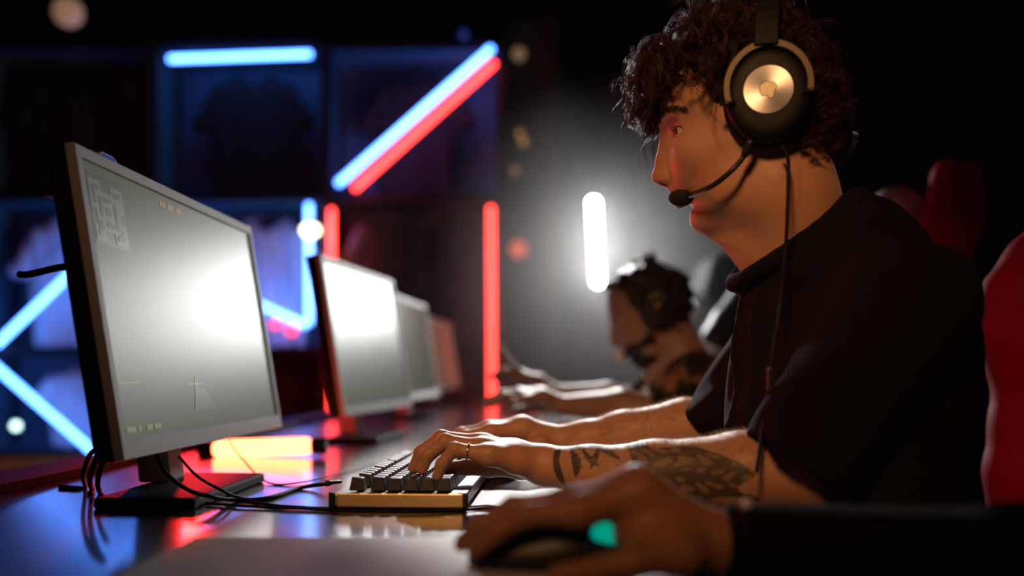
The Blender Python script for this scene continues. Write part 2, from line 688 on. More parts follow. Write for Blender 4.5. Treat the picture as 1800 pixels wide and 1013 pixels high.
def smooth_np(v, f, it):
    e = np.concatenate([f[:, [0, 1]], f[:, [1, 2]], f[:, [2, 3]], f[:, [3, 0]]])
    cnt = np.bincount(e[:, 0], minlength=len(v)).astype(np.float32) + np.bincount(e[:, 1], minlength=len(v))
    for k in range(it):
        for lam in (0.5, -0.52):
            acc = np.zeros_like(v)
            for d in range(3):
                acc[:, d] = np.bincount(e[:, 0], v[e[:, 1], d], len(v)) + np.bincount(e[:, 1], v[e[:, 0], d], len(v))
            v = v + lam * (acc / np.maximum(cnt, 1)[:, None] - v)
    return v.astype(np.float32)


def strands(paths, rads):
    """paths (S,P,3), rads (S,P): three-sided hair tubes -> verts, quads"""
    S, P, _ = paths.shape
    t = np.gradient(paths, axis=1)
    t /= np.linalg.norm(t, axis=2, keepdims=True) + 1e-9
    a = np.cross(t, np.array([0.31, 0.52, 0.79]))
    a /= np.linalg.norm(a, axis=2, keepdims=True) + 1e-9
    b = np.cross(t, a)
    ring = []
    for k in range(3):
        ph = 2 * PI * k / 3
        ring.append(paths + (a * math.cos(ph) + b * math.sin(ph)) * rads[..., None])
    v = np.stack(ring, 2).reshape(-1, 3)
    i = np.arange(S)[:, None, None] * P * 3 + np.arange(P - 1)[None, :, None] * 3 + np.arange(3)[None, None, :]
    j = np.arange(S)[:, None, None] * P * 3 + np.arange(P - 1)[None, :, None] * 3 + ((np.arange(3) + 1) % 3)[None, None, :]
    f = np.stack([i, j, j + 3, i + 3], -1).reshape(-1, 4)
    return v, f
# ------------------------------------------------------------------ the setting
def struct(name, mb, material, **kw):
    o = mb.build(name, material, **kw)
    o['kind'] = 'structure'
    return o


XL, XR, YF, YB, ZC = -3.9, 3.4, -2.6, 7.4, 3.25
struct('floor', MB().box(((XL + XR) / 2, (YF + YB) / 2, -0.05), (XR - XL + .4, YB - YF + .4, 0.1)), 'floor')
struct('ceiling', MB().box(((XL + XR) / 2, (YF + YB) / 2, ZC + 0.05), (XR - XL + .4, YB - YF + .4, 0.1)), 'ceiling_dark')
struct('wall_left', MB().box((XL - 0.05, (YF + YB) / 2, ZC / 2), (0.1, YB - YF, ZC)), 'wall_dark')
struct('wall_right', MB().box((XR + 0.05, (YF + YB) / 2, ZC / 2), (0.1, YB - YF, ZC)), 'wall_dark')
struct('wall_front', MB().box(((XL + XR) / 2, YF - 0.05, ZC / 2), (XR - XL, 0.1, ZC)), 'wall_dark')
bw = MB().box(((XL + XR) / 2, YB + 0.05, ZC / 2), (XR - XL, 0.1, ZC))
x = XL + 0.1
while x < XR - 0.1:
    bw.box((x, YB - 0.02, ZC / 2), (0.11, 0.04, ZC))
    x += 0.19
struct('wall_back', bw, 'wall_slat')
struct('column', MB().box((0.115, 6.2, ZC / 2), (0.30, 0.30, ZC)), 'wood_column', bevel=0.01)
struct('trim_1', MB().box((0.27, 6.04, ZC / 2), (0.07, 0.05, ZC)), 'wood_column')

# ------------------------------------------------------------------ the long desk
YAW = R(-2.6)            # the row runs slightly to the right as it recedes
DIR = Vector((0.0456, 0.99896, 0))


def on_row(x, y):
    """x measured across the row at Y = 1.1"""
    return x + 0.0456 * (y - 1.1)


desk = thing('gaming_desk', 'long glossy black desk running under the whole row of monitors', 'desk', (-0.2, 2.2, 0))
Y0, Y1 = -0.55, 4.75


def desk_slab(xl, xr, z0, z1, y0=Y0, y1=Y1):
    m = MB()
    p = [(on_row(xl, y0), y0), (on_row(xr, y0), y0), (on_row(xr, y1), y1), (on_row(xl, y1), y1)]
    return m.prism(p, ((0, 0, z0), (1, 0, 0), (0, 1, 0)), z1 - z0)


desk_slab(-0.655, 0.19, TABLE_Z - 0.03, TABLE_Z).build('desk_top', 'desk_black', desk, bevel=0.003)
desk_slab(-0.755, -0.66, TABLE_Z - 0.05, TABLE_Z + 0.013).build('back_rail', 'desk_rail', desk, bevel=0.004)
for y in (-0.4, 0.62, 1.58, 2.62, 3.58, 4.6):
    for xx in (-0.60, 0.10):
        MB().box((on_row(xx, y), y, 0.36), (0.05, 0.05, 0.72)).build('desk_leg', 'desk_frame', desk)
    MB().box((on_row(-0.25, y), y, 0.70), (0.70, 0.05, 0.04)).build('cross_bar', 'desk_frame', desk)


# ------------------------------------------------------------------ monitors
def mons(o, pts, n, u, v, d, name, material, parent):
    MB().prism(pts, (o + n * d, u, v), 0.0008).build(name, material, parent)


def make_monitor():
    """front faces +x, width along y, base centre near the origin on the desk; panel centre (0.02,0.085,0.232)"""
    t = thing('monitor', '-', 'monitor')
    tilt = Matrix.Rotation(R(-9.1), 3, 'Y')
    c = Vector((0.0, 0.0, 0.232))
    W, H, T = 0.578, 0.344, 0.024

    def P(x, y, z):
        return c + tilt @ Vector((x, y, z))
    # shell behind the glass
    MB().box(c + tilt @ Vector((-T / 2 - 0.004, 0, 0)), (T, W, H), tilt).build('shell', 'monitor_dark', t, bevel=0.003)
    b = MB()
    b.box(c + tilt @ Vector((-0.042, 0, -0.01)), (0.045, 0.34, 0.20), tilt)
    b.build('back_housing', 'monitor_dark', t, bevel=0.012, seg=3)
    # bezel: four mitred bars around the screen
    bt, bb, bs = 0.0135, 0.021, 0.0115
    o = [(-W / 2, -H / 2), (W / 2, -H / 2), (W / 2, H / 2), (-W / 2, H / 2)]
    i = [(-W / 2 + bs, -H / 2 + bb), (W / 2 - bs, -H / 2 + bb), (W / 2 - bs, H / 2 - bt), (-W / 2 + bs, H / 2 - bt)]
    f = MB()
    for z0, z1 in ((0.0045, -0.006),):
        vs = [P(z0 - 0.0012, y, z) for y, z in o] + [P(z0, y * 0.996, z * 0.994) for y, z in o] + [P(z0, y, z) for y, z in i] + \
            [P(z1, y, z) for y, z in i] + [P(z1, y, z) for y, z in o]
        fs = []
        for k in range(4):
            n = (k + 1) % 4
            for a in range(0, 16, 4):
                fs.append((a + k, a + n, a + 4 + n, a + 4 + k))
            fs.append((16 + k, 16 + n, n, k))
        f.add(vs, fs)
    f.build('bezel', 'monitor_grey', t)
    s = MB()
    s.add([P(0.001, y, z) for y, z in i], [(0, 1, 2, 3)])
    s.add([P(-0.003, y, z) for y, z in i], [(3, 2, 1, 0)])
    sc = s.build('screen', 'screen', t)
    # stand
    nk = MB()
    nk.prism([(-0.055, 0.012), (-0.012, 0.012), (-0.032, 0.17), (-0.075, 0.20)], (Vector((0, -0.015, 0)), (1, 0, 0), (0, 0, 1)), 0.052)
    nk.build('stand_neck', 'monitor_grey', t, bevel=0.004)
    bs_ = MB().box((0.019, -0.085, 0.0065), (0.118, 0.262, 0.013))
    bs_.build('stand_base', 'base_dark', t, bevel=0.004, seg=3)
    return t, sc, P, W, H


def screen_bits(sc, P, W, H):
    def q(name, material, y0, z0, y1, z1, d=0.0014):
        pts = [P(d, y0, z0), P(d, y1, z0), P(d, y1, z1), P(d, y0, z1)]
        return MB().add(pts, [(0, 1, 2, 3)]).build(name, material, sc)
    yl, zt = -W / 2 + 0.0115, H / 2 - 0.0135
    # radar map, top corner nearest the camera
    q('radar_panel', 'screen_map', yl + 0.010, zt - 0.092, yl + 0.092, zt - 0.012, 0.0013)
    base = [(.012, .018), (.040, .018), (.040, .030), (.062, .030), (.062, .020), (.090, .020), (.090, .050), (.078, .050), (.078, .062), (.088, .062),
            (.088, .088), (.058, .088), (.058, .076), (.036, .076), (.036, .088), (.014, .088), (.014, .070), (.022, .070), (.022, .052), (.012, .052)]
    o_, u_, v_ = P(0.0012, yl, zt), P(0, 1, 0) - P(0, 0, 0), P(0, 0, 0) - P(0, 0, 1)
    tag(MB().add([o_ + u_ * a + v_ * b + (P(1, 0, 0) - P(0, 0, 0)) * .0004 for a, b in base], [tuple(range(len(base)))]).build('radar_map', 'screen_map_floor', sc),
        label='pale radar map of the game')
    isl = [[(.018, .024), (.034, .024), (.034, .029), (.024, .029), (.024, .046), (.018, .046)], [(.030, .036), (.058, .036), (.058, .041), (.036, .041), (.036, .058), (.030, .058)],
           [(.068, .026), (.084, .026), (.084, .032), (.068, .032)], [(.064, .040), (.072, .040), (.072, .070), (.042, .070), (.042, .064), (.064, .064)],
           [(.044, .047), (.056, .047), (.056, .056), (.044, .056)], [(.028, .064), (.034, .064), (.034, .072), (.020, .082), (.020, .076)], [(.064, .078), (.082, .070), (.082, .082), (.064, .083)]]
    for n_, pts in enumerate(isl):
        MB().add([o_ + u_ * a + v_ * b + (P(1, 0, 0) - P(0, 0, 0)) * .0007 for a, b in pts], [tuple(range(len(pts)))]).build('radar_block', 'screen_map', sc)
    for k in range(3):
        for j in range(3):
            yy = yl + 0.20 + k * 0.026 + j * 0.006
            q('score_mark', 'screen_text_warm', yy, zt - 0.017, yy + 0.0042, zt - 0.010, 0.0015)
    zb = -H / 2 + 0.021
    for y, wd in ((0.012, 0.022), (0.040, 0.008), (0.062, 0.014), (0.082, 0.018)):
        q('status_mark', 'screen_text', yl + y, zb + 0.008, yl + y + wd, zb + 0.014, 0.0015)
    for y, wd, zz in ((0.01, 0.055, 0.062), (0.20, 0.05, 0.058)):
        q('status_line', 'screen_text', yl + y, zb + zz, yl + y + wd, zb + zz + 0.0016, 0.0015)
    m = MB()
    m.prism([(0.22, -0.15), (0.30, -0.15), (0.262, -0.118), (0.25, -0.122), (0.236, -0.104), (0.232, -0.122)],
            (P(0.0011, -W / 2, 0.022), P(0, 1, 0) - P(0, 0, 0), P(0, 0, 1) - P(0, 0, 0)), 0.0003)
    m.build('weapon_shape', 'screen_map', sc)


mon, mscreen, mP, mW, mH = make_monitor()
spots = [(-0.432, 1.256, -2.2, 0.0), (-0.338, 2.175, -7.5, 0.006), (-0.330, 3.15, -5.0, 0.0), (-0.327, 4.385, -7.0, -0.006)]
mlabels = ['nearest monitor, grey framed, with a radar map on its washed-out screen', 'second monitor of the row, its screen glaring pure white',
           'third monitor, grey-white, half hidden behind the glaring white one', 'farthest monitor at the end of the row, dim and reddish grey']
for k in range(1, 4):
    c = dup(mon)
    x, y, a, dz = spots[k]
    c.location = (x, y, TABLE_Z)
    c.rotation_euler = (0, 0, R(a))
    c['label'] = mlabels[k]
    c['group'] = 'monitors along the desk'
x, y, a, dz = spots[0]
mon.location = (x, y, TABLE_Z)
mon.rotation_euler = (0, 0, R(a))
mon['label'] = mlabels[0]
mon['group'] = 'monitors along the desk'
MM = wm(mon)


def PW(x, y, z):
    return MM @ mP(x, y, z)


# things only the nearest screen shows
bpy.context.view_layer.update()


def screen_bits_world():
    screen_bits(mscreen, PW, mW, mH)


screen_bits_world()
# small clip bar on the top edge, a rod and a clip on the rear edge
wc = thing('clip_bar', 'small rounded bar with blue face clipped on top edge of nearest monitor', 'clip', PW(-0.012, -0.195, mH / 2))
m = MB()
a, u, v = PW(-0.020, -0.212, mH / 2 - 0.002), (PW(0, 1, 0) - PW(0, 0, 0)), (PW(0, 0, 1) - PW(0, 0, 0))
pts = [(0, 0), (0.046, 0), (0.046, 0.007), (0.042, 0.0125), (0.036, 0.0145), (0.010, 0.0145), (0.003, 0.0125), (0, 0.007)]
m.prism(pts, (a, u, v), 0.014)
m.build('clip_body', 'white_plastic', wc, bevel=0.001)
m = MB()
m.prism([(0.004, 0.0015), (0.042, 0.0015), (0.042, 0.0065), (0.036, 0.0115), (0.010, 0.0115), (0.004, 0.0065)], (PW(-0.0062, -0.212, mH / 2 - 0.002), u, v), 0.0012)
tag(m.build('clip_face', 'lens_blue', wc), label='glossy dark blue face')
rod = MB().tube(spline([PW(-0.02, -0.2, 0.052), PW(-0.07, -0.2, 0.060), PW(-0.115, -0.2, 0.058), PW(-0.128, -0.2, 0.060)], 5), 0.0042)
link('hook', rod.mesh('hook', True), 'black_plastic', mon)
m = MB().box(PW(-0.034, -0.262, 0.142), (0.012, 0.05, 0.042), MM.to_3x3())
m.build('side_clip', 'black_plastic', mon, bevel=0.002)


# ------------------------------------------------------------------ keyboard
def make_keyboard():
    """long side along y (player's left end at y=0), rows across x, origin at the left end on the desk"""
    t = thing('keyboard', 'black mechanical keyboard with gold end plate under the tattooed hand', 'keyboard')
    Wd, Ln = 0.154, 0.372
    c = MB().box((0, Ln / 2, 0.0115), (Wd, Ln, 0.014))
    c.build('case', 'kb_case', t, bevel=0.002)
    e = MB().box((0.002, -0.003, 0.0118), (Wd - 0.010, 0.005, 0.0155))
    tag(e.build('end_plate', 'gold', t, bevel=0.0012), label='brushed gold end plate')
    for s in (-1, 1):
        MB().box((s * (Wd / 2 - 0.0005), -0.003, 0.0118), (0.006, 0.0062, 0.0175)).build('corner_cap', 'black_plastic', t, bevel=0.001)
    MB().box((0, Ln / 2, 0.0028), (Wd - .004, Ln - .004, 0.0056)).build('base', 'black_plastic', t, bevel=0.001)
    x0 = -0.051                                   # function row
    MB().box((0.0125, Ln / 2, 0.0188), (0.128, Ln - 0.012, 0.0012)).build('switch_plate', 'kb_plate', t)
    U = 0.01905
    rows = [x0, x0 + 0.0245] + [x0 + 0.0245 + U * k for k in (1, 2, 3, 4)]
    lay = [[(0, 1)] + [(2 + k, 1) for k in range(4)] + [(6.5 + k, 1) for k in range(4)] + [(11 + k, 1) for k in range(4)],
           [(k, 1) for k in range(13)] + [(13, 2)],
           [(0, 1.5)] + [(1.5 + k, 1) for k in range(12)] + [(13.5, 1.5)],
           [(0, 1.75)] + [(1.75 + k, 1) for k in range(11)] + [(12.75, 2.25)],
           [(0, 2.25)] + [(2.25 + k, 1) for k in range(10)] + [(12.25, 2.75)],
           [(0, 1.25), (1.25, 1.25), (2.5, 1.25), (3.75, 6.25), (10, 1.25), (11.25, 1.25), (12.5, 1.25), (13.75, 1.25)]]
    for r in range(6):
        if r in (0, 1, 2):
            lay[r] += [(15.25 + k, 1) for k in range(3)]
    lay[4] += [(16.25, 1)]
    lay[5] += [(15.25 + k, 1) for k in range(3)]
    cache = {}
    hz_ = [0.0355, 0.0362, 0.0350, 0.0340, 0.0340, 0.0348]
    tl = [7, 5, 2, 0, -3, -5]
    for r, x in enumerate(rows):
        for (u0, wu) in lay[r]:
            key = (wu, r)
            if key not in cache:
                L = wu * U - 0.0012
                wb, wt = 0.0178 / 2, 0.0126 / 2
                lb, lt = L / 2, L / 2 - 0.0026
                k = MB()
                dz = math.tan(R(tl[r])) * wt
                zt = hz_[r] - 0.0205
                vs = [(-wb, -lb, 0), (wb, -lb, 0), (wb, lb, 0), (-wb, lb, 0),
                      (-wt, -lt, zt + dz), (wt, -lt, zt - dz), (wt, lt, zt - dz), (-wt, lt, zt + dz)]
                k.add(vs, [(3, 2, 1, 0), (4, 5, 6, 7), (0, 1, 5, 4), (1, 2, 6, 5), (2, 3, 7, 6), (3, 0, 4, 7)])
                cache[key] = k.mesh('keycap')
            o = link('keycap', cache[key], 'keycap', t)
            o.location = (x, 0.010 + u0 * U + wu * U / 2, 0.0205)
            o.matrix_parent_inverse = Matrix()
            b = o.modifiers.new('bevel', 'BEVEL')
            b.width = 0.0009
            b.segments = 2
    return t


kb = make_keyboard()
kb.location = (-0.1285, 1.034, TABLE_Z)
kb.rotation_euler = (0, 0, R(-3.4))

# distant keyboards: body with a bank of keys
def far_keyboard(loc, rz, label):
    t = thing('keyboard', label, 'keyboard', loc, rotz=rz)
    c = MB().box((0, 0.18, 0.010), (0.14, 0.36, 0.018)).build('case', 'kb_case', None, bevel=0.003)
    k = MB()
    for i in range(6):
        for j in range(15):
            k.box((-0.055 + i * 0.0205, 0.028 + j * 0.0215, 0.025), (0.016, 0.0165, 0.012))
    kk = k.build('keys', 'keycap', None)
    for o in (c, kk):
        o.parent = t
    tag(kk, kind='stuff')
    return t


far_keyboard((0.005, 2.02, TABLE_Z), R(-3), 'keyboard on the desk in front of second player')
far_keyboard((0.04, 3.00, TABLE_Z), R(-3), 'farthest keyboard, lying in front of third monitor')


# ------------------------------------------------------------------ mice, mouse mat
def make_mouse(material, lit=None):
    """nose toward -x, origin on the desk under its middle"""
    F = Field((-0.075, -0.045, -0.002), (0.075, 0.045, 0.055), 0.0018)
    F.ell((0.012, 0, 0.010), (0.056, 0.033, 0.033), 0.006)
    F.ell((-0.022, 0, 0.008), (0.042, 0.029, 0.022), 0.012)
    F.cut((0, 0, 0.0005), (0, 0, -1))
    return F


def mouse(label, loc, material, rz=0.0, glow=False, group=None):
    t = thing('mouse', label, 'mouse', loc, group, rz)
    F = make_mouse(material)
    v, f = F.surface()
    o = link('shell', mesh_np('mouse_shell', smooth_np(v, f, 2), f), material)
    o.parent = t
    s = MB().lathe([(0.002, -0.004), (0.0105, -0.004), (0.011, 0), (0.0105, 0.004), (0.002, 0.004)], (-0.040, 0, 0.023), (0, 1, 0), 20).build('scroll_wheel', 'white_plastic' if material == 'mouse_red' else 'black_matte', None, smooth=True)
    s.parent = t
    if glow:
        g = MB().ball((0, 0, 0), (0.0155, 0.0055, 0.0135)).build('logo_light', 'teal_light', None, smooth=True)
        g.location = (0.050, -0.0205, 0.0335)
        g.rotation_euler = (R(24), 0, R(16))
        g.parent = t
        tag(g, label='glowing teal light')
    return t


mouse('black mouse with teal glow under the nearest hand in foreground', (0.028, 0.735, TABLE_Z), 'mouse_black', R(-3), glow=True)
mouse('black mouse under the far hand of player in black tee', (-0.055, 1.365, TABLE_Z), 'mouse_black', R(-3))
mouse('red mouse with white wheel near arms of second player', (0.115, 2.06, TABLE_Z), 'mouse_red', R(30))

mm = desk_slab(-0.285, 0.055, TABLE_Z, TABLE_Z + 0.003, 0.42, 0.852).build('mouse_mat', 'mat_grey', None, bevel=0.001)
tag(mm, 'pale grey mouse mat at the near edge of the photo', 'mouse mat')

# ------------------------------------------------------------------ cables
def cable(label, pts, r=0.0022, plug=None, n=10, name='cable'):
    t = thing(name, label, 'cable', pts[0])
    m = MB().tube(spline(pts, n), r, 8)
    link('cord', m.mesh('cord', True), 'cable', t)
    if plug is not None:
        a, b, rr = plug
        link('plug', MB().tube([a, Vector(a).lerp(Vector(b), .3), Vector(a).lerp(Vector(b), .35), b], [rr, rr, rr * .75, rr * .6], 10).mesh('plug', True), 'cable_plug', t)
    return t


def tz(px, py, dz=0.0025):
    """point on the desk top seen at a photo position"""
    y = (CAM_Z - TABLE_Z - dz) * 1600 / (py - 650)
    return at(px, py, y)


kx = kb.matrix_basis
cable('thick black cable looping from nearest monitor to keyboard corner',
      [at(275, 800, 1.16), at(292, 832, 1.12), at(330, 861, 1.06), at(368, 873, 1.05), tz(415, 879), tz(470, 876), tz(530, 858), at(580, 850, 1.19)], 0.0026,
      (at(572, 850.5, 1.19), at(600, 847, 1.2), 0.0040))
cable('thinner black cable drooping beside the thick one towards the gold end plate',
      [at(315, 803, 1.20), at(345, 836, 1.13), at(385, 860, 1.08), tz(425, 877), tz(475, 888), tz(545, 893), tz(590, 894)], 0.0018)
cable('thin black cable along the desk in front of the gold end plate',
      [tz(362, 885), tz(430, 890), tz(520, 894), tz(640, 900), tz(760, 900), tz(850, 894), tz(905, 892)], 0.0016)
cable('hair-thin cable hanging under nearest monitor corner onto the desk',
      [at(402, 775, 1.50), at(425, 806, 1.42), tz(470, 848), tz(530, 848), tz(600, 832), tz(642, 820), tz(660, 812)], 0.0012)
cable('outermost black cable of the bundle left of monitor stand',
      [at(178, 785, 1.10), at(158, 800, 1.11), at(146, 835, 1.13), tz(150, 857), tz(135, 858), tz(105, 856)], 0.0030)
cable('middle black cable of the bundle left of monitor stand',
      [at(184, 790, 1.08), at(170, 805, 1.09), at(158, 840, 1.11), tz(162, 862), tz(158, 868)], 0.0034)
cable('innermost black cable of the bundle left of monitor stand',
      [at(190, 795, 1.12), at(180, 815, 1.12), at(172, 845, 1.12), tz(176, 866), tz(190, 880, 0.003)], 0.0032)


# ------------------------------------------------------------------ LED tubes
def led_tube(label, a, b, r, material, group='glowing LED tubes', cap='shelf_black'):
    a, b = Vector(a), Vector(b)
    d = (b - a).normalized()
    t = thing('led_tube', label, 'light tube', (a + b) / 2, group)
    link('glow_tube', MB().pill(a + d * r, b - d * r, r, 16, 4).mesh('glow_tube', True), material, t)
    for p, s in ((a, -1), (b, 1)):
        link('end_cap', MB().tube([p - d * s * r * 0.25, p + d * s * 0.022], r * 0.9, 14).mesh('end_cap'), cap, t)
    return t


YT = 5.17
led_tube('pale blue tube lying level under the top of the shelf', at(296, 104, YT), at(549, 95, YT), 0.0165, 'tube_blue')
led_tube('long blue diagonal tube above the red diagonal one', at(592, 325, YT), at(866, 83, YT), 0.0165, 'tube_blue')
led_tube('red diagonal tube just below the blue diagonal', at(621, 334, YT - .03), at(871, 109, YT - .03), 0.0160, 'tube_red')
led_tube('upright red tube at right end of the shelf', at(863, 362, YT), at(865, 745, YT), 0.0160, 'tube_red')
led_tube('upright red tube mostly hidden behind second monitor', at(583, 366, YT), at(583, 742, YT), 0.0150, 'tube_red')
led_tube('upright blue tube with a yellowish bulb in front of it', at(543, 357, YT), at(543, 572, YT), 0.0165, 'tube_blue')
led_tube('blue diagonal tube meeting foot of the upright blue one', at(212, 424, YT + .04), at(541, 574, YT + .04), 0.0165, 'tube_blue')
led_tube('blue diagonal tube rising to the right behind monitor top', at(-8, 608, YT), at(262, 349, YT), 0.0165, 'tube_blue')
led_tube('blue diagonal tube falling to the right behind monitor cables', at(-68, 592, YT), at(200, 826, YT), 0.0165, 'tube_blue')
led_tube('stubby orange-red tube lying on the desk behind nearest monitor', at(372, 790, 1.66), at(553, 784, 1.66), 0.0165, 'tube_orange')

rl = thing('added_red_lamp', 'added red tube light on the desk rail, hidden behind nearest monitor', 'lamp', (-0.745, 2.12, TABLE_Z + .013))  # added out of sight to throw red on face and neck
link('glow_tube', MB().pill((-0.745, 2.12, 0.92), (-0.745, 2.12, 1.14), 0.019, 16, 5).mesh('glow_tube', True), 'tube_added_red', rl)
link('foot', MB().lathe([(0.002, 0), (0.040, 0), (0.040, 0.008), (0.020, 0.014), (0.012, 0.035), (0.012, 0.150), (0.002, 0.150)], (-0.745, 2.12, TABLE_Z + .013), (0, 0, 1), 24).mesh('foot', True), 'black_plastic', rl)

# white tube light on its stand
wl = thing('stand_light', 'brilliant white tube light on a thin stand behind second player', 'light', (0.36, 3.72, 0))
a, b = at(1043.5, 358, 3.72), at(1050.5, 494, 3.72)
gt = link('glow_tube', MB().pill(b, a, 0.0235, 24, 5).mesh('glow_tube', True), 'tube_white', wl)
gt.data.materials.append(M['black_matte'])             # opaque back of the fitting
for p in gt.data.polygons:
    if p.normal.y > -0.15:
        p.material_index = 1
link('pole', MB().tube([b + Vector((0, 0.03, 0.05)), b + Vector((0, 0.03, -0.1)), Vector((b.x, b.y + 0.03, 0.5)), Vector((b.x, b.y + .03, 0.05))], 0.008, 10).mesh('pole'), 'black_matte', wl)
MB().box(b + Vector((0, 0.027, 0.0)), (0.02, 0.03, 0.02)).build('clamp', 'black_matte', wl)
for k in range(3):
    an = k * 2 * PI / 3 + .4
    link('leg', MB().tube([Vector((b.x, b.y + .03, 0.32)), Vector((b.x + .3 * math.cos(an), b.y + .03 + .3 * math.sin(an), 0.008))], 0.007, 8).mesh('leg'), 'black_matte', wl)


# ------------------------------------------------------------------ small blurred lights
def bulb(label, px, py, y, r, material, wire_to, name='light_bulb', sq=1.0):
    c = at(px, py, y)
    t = thing(name, label, 'light', c)
    link('globe', MB().ball(c, (r * sq, r, r / sq)).mesh('globe', True), material, t)
    p = Vector(wire_to)
    link('socket', MB().tube([c + (p - c).normalized() * r * .92, c + (p - c).normalized() * (r + 0.02)], r * .4 + .003, 10).mesh('socket'), 'black_matte', t)
    link('wire', MB().tube([c + (p - c).normalized() * (r + .015), p], 0.003, 6).mesh('wire'), 'black_matte', t)
    return t


c = at(120, 22, 4.6)
bulb('round dim lamp hanging from the ceiling at upper left', 120, 22, 4.6, 0.072, 'bulb_warm', (c.x, c.y, ZC), 'pendant_lamp')
bulb('bright yellowish bulb beside the upright blue tube', 546, 405, 5.10, 0.042, 'bulb_yellow', (-1.085, 5.2, at(0, 405, 5.2).z + .2), sq=1.2)
bulb('small mint-white bulb at low left below the shelf', 28, 749, 5.10, 0.022, 'bulb_mint', (-3.05, 5.2, 0.75))
c = at(815, 60, 5.3)
bulb('tiny blue bulb above the top end of the diagonals', 815, 60, 5.10, 0.022, 'lens_blue', (c.x, 5.2, 2.76))
for px, py, r, mt, lb in ((912, 95, 0.04, 'bulb_warm', 'topmost amber bulb on the wooden column'),
                          (914, 235, 0.022, 'bulb_amber', 'amber bulb on the column beside the blue diagonal top half'),
                          (920, 250, 0.024, 'bulb_amber', 'amber bulb just below another on the wooden column'),
                          (905, 300, 0.026, 'bulb_warm', 'faint bulb on the column level with foot of the diagonals'),
                          (911, 438, 0.056, 'bulb_orange', 'large orange bulb on column right of upright red tube')):
    c = at(px, py, 5.93)
    bulb(lb, px, py, 5.93, r, mt, (c.x, 6.05, c.z + 0.05))
for px, py, r, lb in ((512, 581, 0.028, 'red bulb under the blue diagonal corner, right one'), (484, 571, 0.022, 'red bulb under the blue diagonal corner, left one')):
    c = at(px, py, 5.14)
    bulb(lb, px, py, 5.14, r, 'bulb_red', (c.x, 5.22, c.z - 0.12))


# ------------------------------------------------------------------ display shelf with hanging shirts
sh = thing('display_shelf', 'tall black open display shelf behind the desk holding shirts and tubes', 'shelf', (-1.56, 5.4, 0))
SX = [-3.07, -2.065, -1.065, -0.062]
SZ = [2.765, 1.895, 1.02, 0.43]
for x in SX:
    for y in (5.225, 5.60):
        MB().box((x, y, 2.79 / 2), (0.055, 0.05, 2.79)).build('post', 'shelf_black', sh)
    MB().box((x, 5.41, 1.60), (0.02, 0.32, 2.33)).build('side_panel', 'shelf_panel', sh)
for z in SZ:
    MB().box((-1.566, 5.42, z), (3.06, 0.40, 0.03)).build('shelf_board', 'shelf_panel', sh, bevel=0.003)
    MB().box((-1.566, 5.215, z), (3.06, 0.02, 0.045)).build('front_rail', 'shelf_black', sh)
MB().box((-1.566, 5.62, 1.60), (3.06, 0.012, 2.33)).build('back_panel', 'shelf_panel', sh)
for i in range(3):
    xm = (SX[i] + SX[i + 1]) / 2
    MB().box((xm, 5.22, 0.21), (0.94, 0.03, 0.40)).build('plinth_panel', 'plinth_wood', sh, bevel=0.004)


def tee_mesh():
    """shirt hanging, neck at the origin, front toward -y"""
    F = Field((-0.42, -0.09, -0.80), (0.42, 0.09, 0.06), 0.009)
    F.ell((0, 0, -0.36), (0.255, 0.055, 0.44), 0.02)
    F.rbox((0, 0, -0.40), (0.46, 0.09, 0.70), 0.04, 0.03)
    for s in (-1, 1):
        F.chain([(s * 0.06, 0, -0.03), (s * 0.20, 0, -0.085), (s * 0.30, 0, -0.26)], [0.045, 0.06, 0.062], 0.03)
    F.ell((0, -0.02, 0.02), (0.085, 0.07, 0.055), 0.012, 'sub')
    F.cut((0, 0, -0.72), (0, 0, -1))
    F.warp(lambda X, Y, Z: 0.010 * np.sin(X * 34 + 5 * Z) * np.clip(-Z * 1.6, 0, 1) + 0.006 * np.sin(X * 71 + Z * 9 + 1.3) + 0 * Y)
    v, f = F.surface()
    return smooth_np(v, f, 2), f


tv, tf = tee_mesh()
tv[:, 1] *= 0.9


def hang_tee(label, x, z, material, rz=0.0, sc=1.0, y=5.42, szz=1.0):
    t = thing('shirt', label, 'shirt', (x, y, z), 'shirts hanging in the shelf', rz)
    me = mesh_np('shirt_body', tv * np.array([sc, sc, sc * szz], np.float32), tf)
    o = link('shirt_body', me, material)
    o.parent = t
    h = MB().tube(spline([(-0.20, 0, -0.075), (-0.08, 0, -0.02), (0, 0, 0.0), (0, 0, 0.045), (0.02, 0, 0.07), (0.0, 0, 0.09)], 6), 0.004, 6)
    hh = h.build('hanger', 'black_plastic', None)
    hh.parent = t
    return t


hang_tee('white shirt hanging in blue light left of nearest monitor', -2.60, 1.765, 'cloth_white', R(8))
hang_tee('white shirt hanging right behind the nearest monitor under purple light', -1.46, 1.765, 'cloth_white', R(-6))
hang_tee('white shirt lowest on the left, lit by the falling blue tube', -2.50, 0.89, 'cloth_white', R(4), 1.0, 5.42, .60)
hang_tee('black shirt hanging in the top left cell of the shelf', -2.60, 2.635, 'cloth_black', R(6), 1.0)
hang_tee('black shirt hanging under the level blue tube', -1.54, 2.635, 'cloth_black', R(-4), 1.0)
hang_tee('black shirt hanging behind the blue and red diagonals', -0.58, 2.635, 'cloth_black', R(-6), 1.0)
hang_tee('maroon shirt hanging low between monitor and upright red tube', -1.50, 0.89, 'cloth_maroon', R(6), 1.0, 5.42, .60)
hang_tee('grey shirt hanging under the diagonals above second monitor', -0.80, 1.765, 'cloth_grey', R(62), 0.78)
hang_tee('dark shirt hanging left of upright red tube', -0.40, 1.765, 'cloth_black', R(-66), 0.78)
